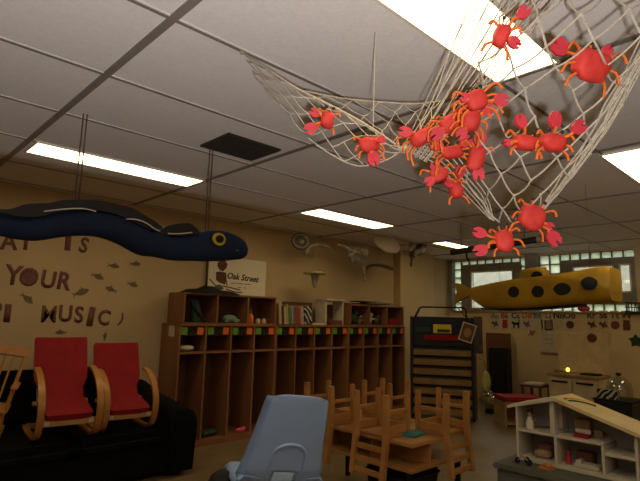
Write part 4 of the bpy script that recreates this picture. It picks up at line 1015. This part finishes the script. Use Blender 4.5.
# bundle from the gather knot up to the ceiling
kn = onD(*KN)
tops = [ct(488, -35), ct(497, -35), ct(506, -35), ct(515, -35), ct(524, -35), ct(533, -35), ct(542, -35), ct(550, -35), ct(559, -35), ct(568, -35), ct(577, -35)]
for k, tp in enumerate(tops):
    a = onD(KN[0] + 2.2 * k, KN[1] + 1.2 * k, KN[2] - .005 * k); b = onD(*tp)
    net.tube(cat_pts([a, a.lerp(b, .33) + V((rng.uniform(-.012, .012), rng.uniform(-.012, .012), -.012)), a.lerp(b, .66) + V((rng.uniform(-.012, .012), rng.uniform(-.012, .012), -.008)), b], 4), .0021, 5)
    if k % 2 == 0: net.tube([a + V((.004, .01, .004)), a.lerp(b, .5) + V((.008, .004, 0)), b + V((.01, 0, 0))], .0017, 5)
net.ell(kn, (.018, .018, .014), 8, 6)
# main sack
sack = G([[ct(520, -30), ct(560, -30), ct(608, -30), ct(660, -30), ct(705, -30)],
          [(496, 25, 1.30), (537, 30, 1.26), (588, 28, 1.24), (640, 20, 1.22), (690, 15, 1.22)],
          [(472, 78, 1.48), (512, 86, 1.40), (560, 88, 1.36), (612, 82, 1.34), (655, 45, 1.32)],
          [(458, 126, 1.62), (495, 138, 1.52), (536, 144, 1.46), (580, 138, 1.44), (618, 112, 1.42)],
          [(462, 172, 1.72), (492, 182, 1.62), (522, 190, 1.56), (554, 184, 1.53), (582, 165, 1.50)],
          [(488, 216, 1.76), (500, 222, 1.72), (515, 224, 1.68), (530, 219, 1.65), (545, 208, 1.62)]])
netpatch(sack, 9, 12, .0028, .14, .02, .06)
for k in range(8):
    u = .80 + .2 * k / 7
    net.tube([interp(sack, min(1, u + rng.uniform(-.02, .02) * (j % 2)), j / 12) + V((0, 0, rng.uniform(-.006, .006))) for j in range(13)], .0021, 5)
# gathered lower left border of the sack
for k in range(5):
    net.tube(cat_pts([onD(406 + 3 * k, 150 - 2 * k, 1.71), onD(436 + 4 * k, 164 - 3 * k, 1.70), onD(456 + 3 * k, 184 - 3 * k, 1.70), onD(474 + 3 * k, 203 - 2 * k, 1.73), onD(490 + k, 219 + .5 * k, 1.75)], 4), .0021, 5)
# hanging string from the ceiling and yellow wire twist
s0 = onD(*ct(375, 32)); zb_ = None
net.tube([s0, s0 + V((0, 0, -.10)), s0 + V((.004, .006, -.22)), onD(373, 130, 1.70)], .0014, 5)
hk = onD(242, 52, cd(242, 52) * .995); net.ell(hk, (.009, .009, .012), 8, 6)
fn = single('fishing_net', net, 'rope', 'large cream rope fishing net draped from the ceiling, full of red crabs', 'net')

# ------------------------------------------------------------------ crabs
CR, CU, CB = RX, None, None
camR = ROT @ V((1, 0, 0)); camU = ROT @ V((0, 1, 0)); camN = ROT @ V((0, 0, 1))
crng = random.Random(11)
def crab(px, py, D, w, h, rot, claws, label, nlegs=6, legdir=None, leglen=1.0):
    k = D / F; o = onD(px, py, D)
    t = thing('felt_crab', label, 'crab', o, group='red felt crabs in the net')
    tilt = Matrix.Rotation(crng.uniform(-.25, .25), 3, camU) @ Matrix.Rotation(crng.uniform(-.25, .25), 3, camR) @ Matrix.Rotation(rot, 3, camN)
    u, v, n = tilt @ camR, tilt @ camU, tilt @ camN
    B = Matrix((u, v, n)).transposed().to_4x4()
    body = MB().ell(o, (w * k / 2, h * k / 2, .022), 20, 12, B, .70)
    for vv in body.bm.verts:
        d_ = vv.co - o; vv.co = o + d_ * (1 + .22 * noise.noise(d_ * 38 + V((px, py, 0))))
    body.build('body', 'crab', t, True)
    for cx_, cy_, s, cr in claws:
        c = onD(cx_, cy_, D - .01); d = (c - o); d -= n * d.dot(n); L = d.length; d.normalize(); e = n.cross(d)
        z = s * k
        tear = [(-.55, 0), (-.35, .3), (0, .45), (.35, .38), (.62, .12), (.3, .06), (.2, .0), (.3, -.06), (.6, -.16), (.33, -.4), (0, -.42), (-.35, -.28)]
        MB().prism([(x * z, y * z) for x, y in tear], d, e, n, c - n * .005, .010).build('claw', 'claw', t)
        a = o + d * min(w, h) * k * .35
        MB().tube(cat_pts([a, a.lerp(c, .5) + e * .25 * L * crng.uniform(-.4, .4) + n * .01, c - d * z * .5], 4), .0042, 6).build('claw_arm', 'crableg', t, True)
    for j in range(nlegs):
        s = 1 if j % 2 else -1; f = (j // 2) / max(1, nlegs // 2 - 1) - .5
        a = o + u * s * w * k * .40 + v * (f * h * k * .7)
        q = (u * s + v * (f * 1.5 - .5) + n * crng.uniform(-.2, .5)); q.normalize(); ln = .5 * (w + h) * k * crng.uniform(.45, .75) * leglen
        m1 = a + q * ln * .6 + v * ln * .15; e1 = m1 + (q * .5 - v * .8 + n * crng.uniform(-.2, .3)) * ln * .5
        MB().tube(cat_pts([a, m1, e1], 4), .0036, 6).build('leg', 'crableg', t, True)
    for s in (-1, 1):
        a = o + v * h * k * .40 + u * s * w * k * .16; b = a + v * h * k * .28 + u * s * w * k * .1 + n * .008
        st_ = MB().tube([a, b], .0025, 5).build('eye_stalk', 'crableg', t, True)
        MB().ell(b, (.0055,) * 3, 8, 6).build('eye', 'black', st_, True)
    return t
crab(501, 36, 1.26, 15, 24, -.35, [(523, 13, 14, 0), (513, 42, 13, 0)], 'red crab seen against the large bright ceiling light', 4, leglen=1.1)
crab(592, 66, 1.30, 40, 29, -.12, [(560, 47, 19, 0), (606, 52, 12, 0)], 'large red crab at the upper right of the net')
crab(327, 120, 1.66, 14, 18, -.2, [(315, 113, 10, 0), (311, 128, 13, 0)], 'small red crab alone in the left end of the net', 4, leglen=.7)
crab(369, 145, 1.63, 20, 16, .1, [(373, 158, 15, 0), (381, 140, 8, 0)], 'small red crab hanging left of the net knot', leglen=.9)
crab(423, 137, 1.66, 28, 15, .45, [(406, 132, 13, 0), (437, 145, 12, 0)], 'red crab at the gathered knot of the net', 8, leglen=1.35)
crab(451, 123, 1.55, 25, 17, .45, [(438, 133, 14, 0), (461, 112, 11, 0)], 'red crab in the middle of the bunched cluster', 8, leglen=1.35)
crab(471, 121, 1.50, 18, 22, -.3, [(487, 110, 12, 0), (462, 133, 12, 0)], 'red crab on the right of the bunched cluster', 8, leglen=1.35)
crab(476, 101, 1.42, 22, 20, .2, [(500, 100, 15, 0), (466, 98, 11, 0)], 'topmost red crab of the bunched cluster', 8, leglen=1.35)
crab(452, 152, 1.62, 22, 13, .1, [(436, 146, 12, 0), (465, 142, 13, 0)], 'red crab low in the bunched cluster', 8, leglen=1.6)
crab(476, 158, 1.58, 16, 27, -.25, [(480, 140, 14, 0), (478, 173, 14, 0)], 'narrow crimson red crab hanging below the cluster', 4)
crab(439, 175, 1.66, 18, 14, .25, [(436, 168, 12, 0), (430, 181, 11, 0)], 'small red crab dangling lowest left of the cluster', leglen=1.2)
crab(456, 190, 1.66, 13, 18, .1, [(460, 172, 12, 0), (449, 184, 9, 0)], 'small red crab dangling beside the lowest left one', 4)
crab(526, 143, 1.38, 25, 15, -.15, [(521, 122, 14, 0), (508, 143, 9, 0)], 'left crab of the red pair in the middle of the net')
crab(553, 143, 1.37, 28, 17, -.1, [(555, 121, 16, 0), (578, 128, 16, 0)], 'right crab of the red pair in the middle of the net')
crab(504, 240, 1.63, 18, 23, .05, [(480, 233, 13, 0), (481, 250, 14, 0)], 'red crab hanging lowest under the net')
crab(532, 217, 1.58, 26, 25, -.35, [(553, 238, 16, 0), (549, 226, 9, 0)], 'red crab hanging under the net to the right of the lowest')

# ------------------------------------------------------------------ light
wd = bpy.data.worlds.new('world'); S.world = wd; wd.use_nodes = True
bg = wd.node_tree.nodes['Background']; bg.inputs['Color'].default_value = (.80, .86, .80, 1); bg.inputs['Strength'].default_value = 5.0
fl = bpy.data.lights.new('added_uplight', 'SPOT'); fl.energy = 135; fl.color = (1, .93, .88); fl.shadow_soft_size = .02  # unseen spot added to brighten the ceiling, net and crabs
fl.spot_size = math.radians(180); fl.spot_blend = 0.0
fo = bpy.data.objects.new('added_uplight', fl); C.objects.link(fo)
UP = V((-.03, -.10, 1.10)); edge = V((0, 3.80 - UP.y, H - UP.z)).normalized(); ax = V((0, -edge.z, edge.y))     # edge of the cone runs along the far ceiling
fo.location = UP; fo.rotation_euler = ax.to_track_quat('-Z', 'Y').to_euler()
S.view_settings.view_transform = 'Standard'; S.view_settings.look = 'None'; S.view_settings.gamma = 1.0; S.view_settings.exposure = 0.0
S.view_settings.use_curve_mapping = False
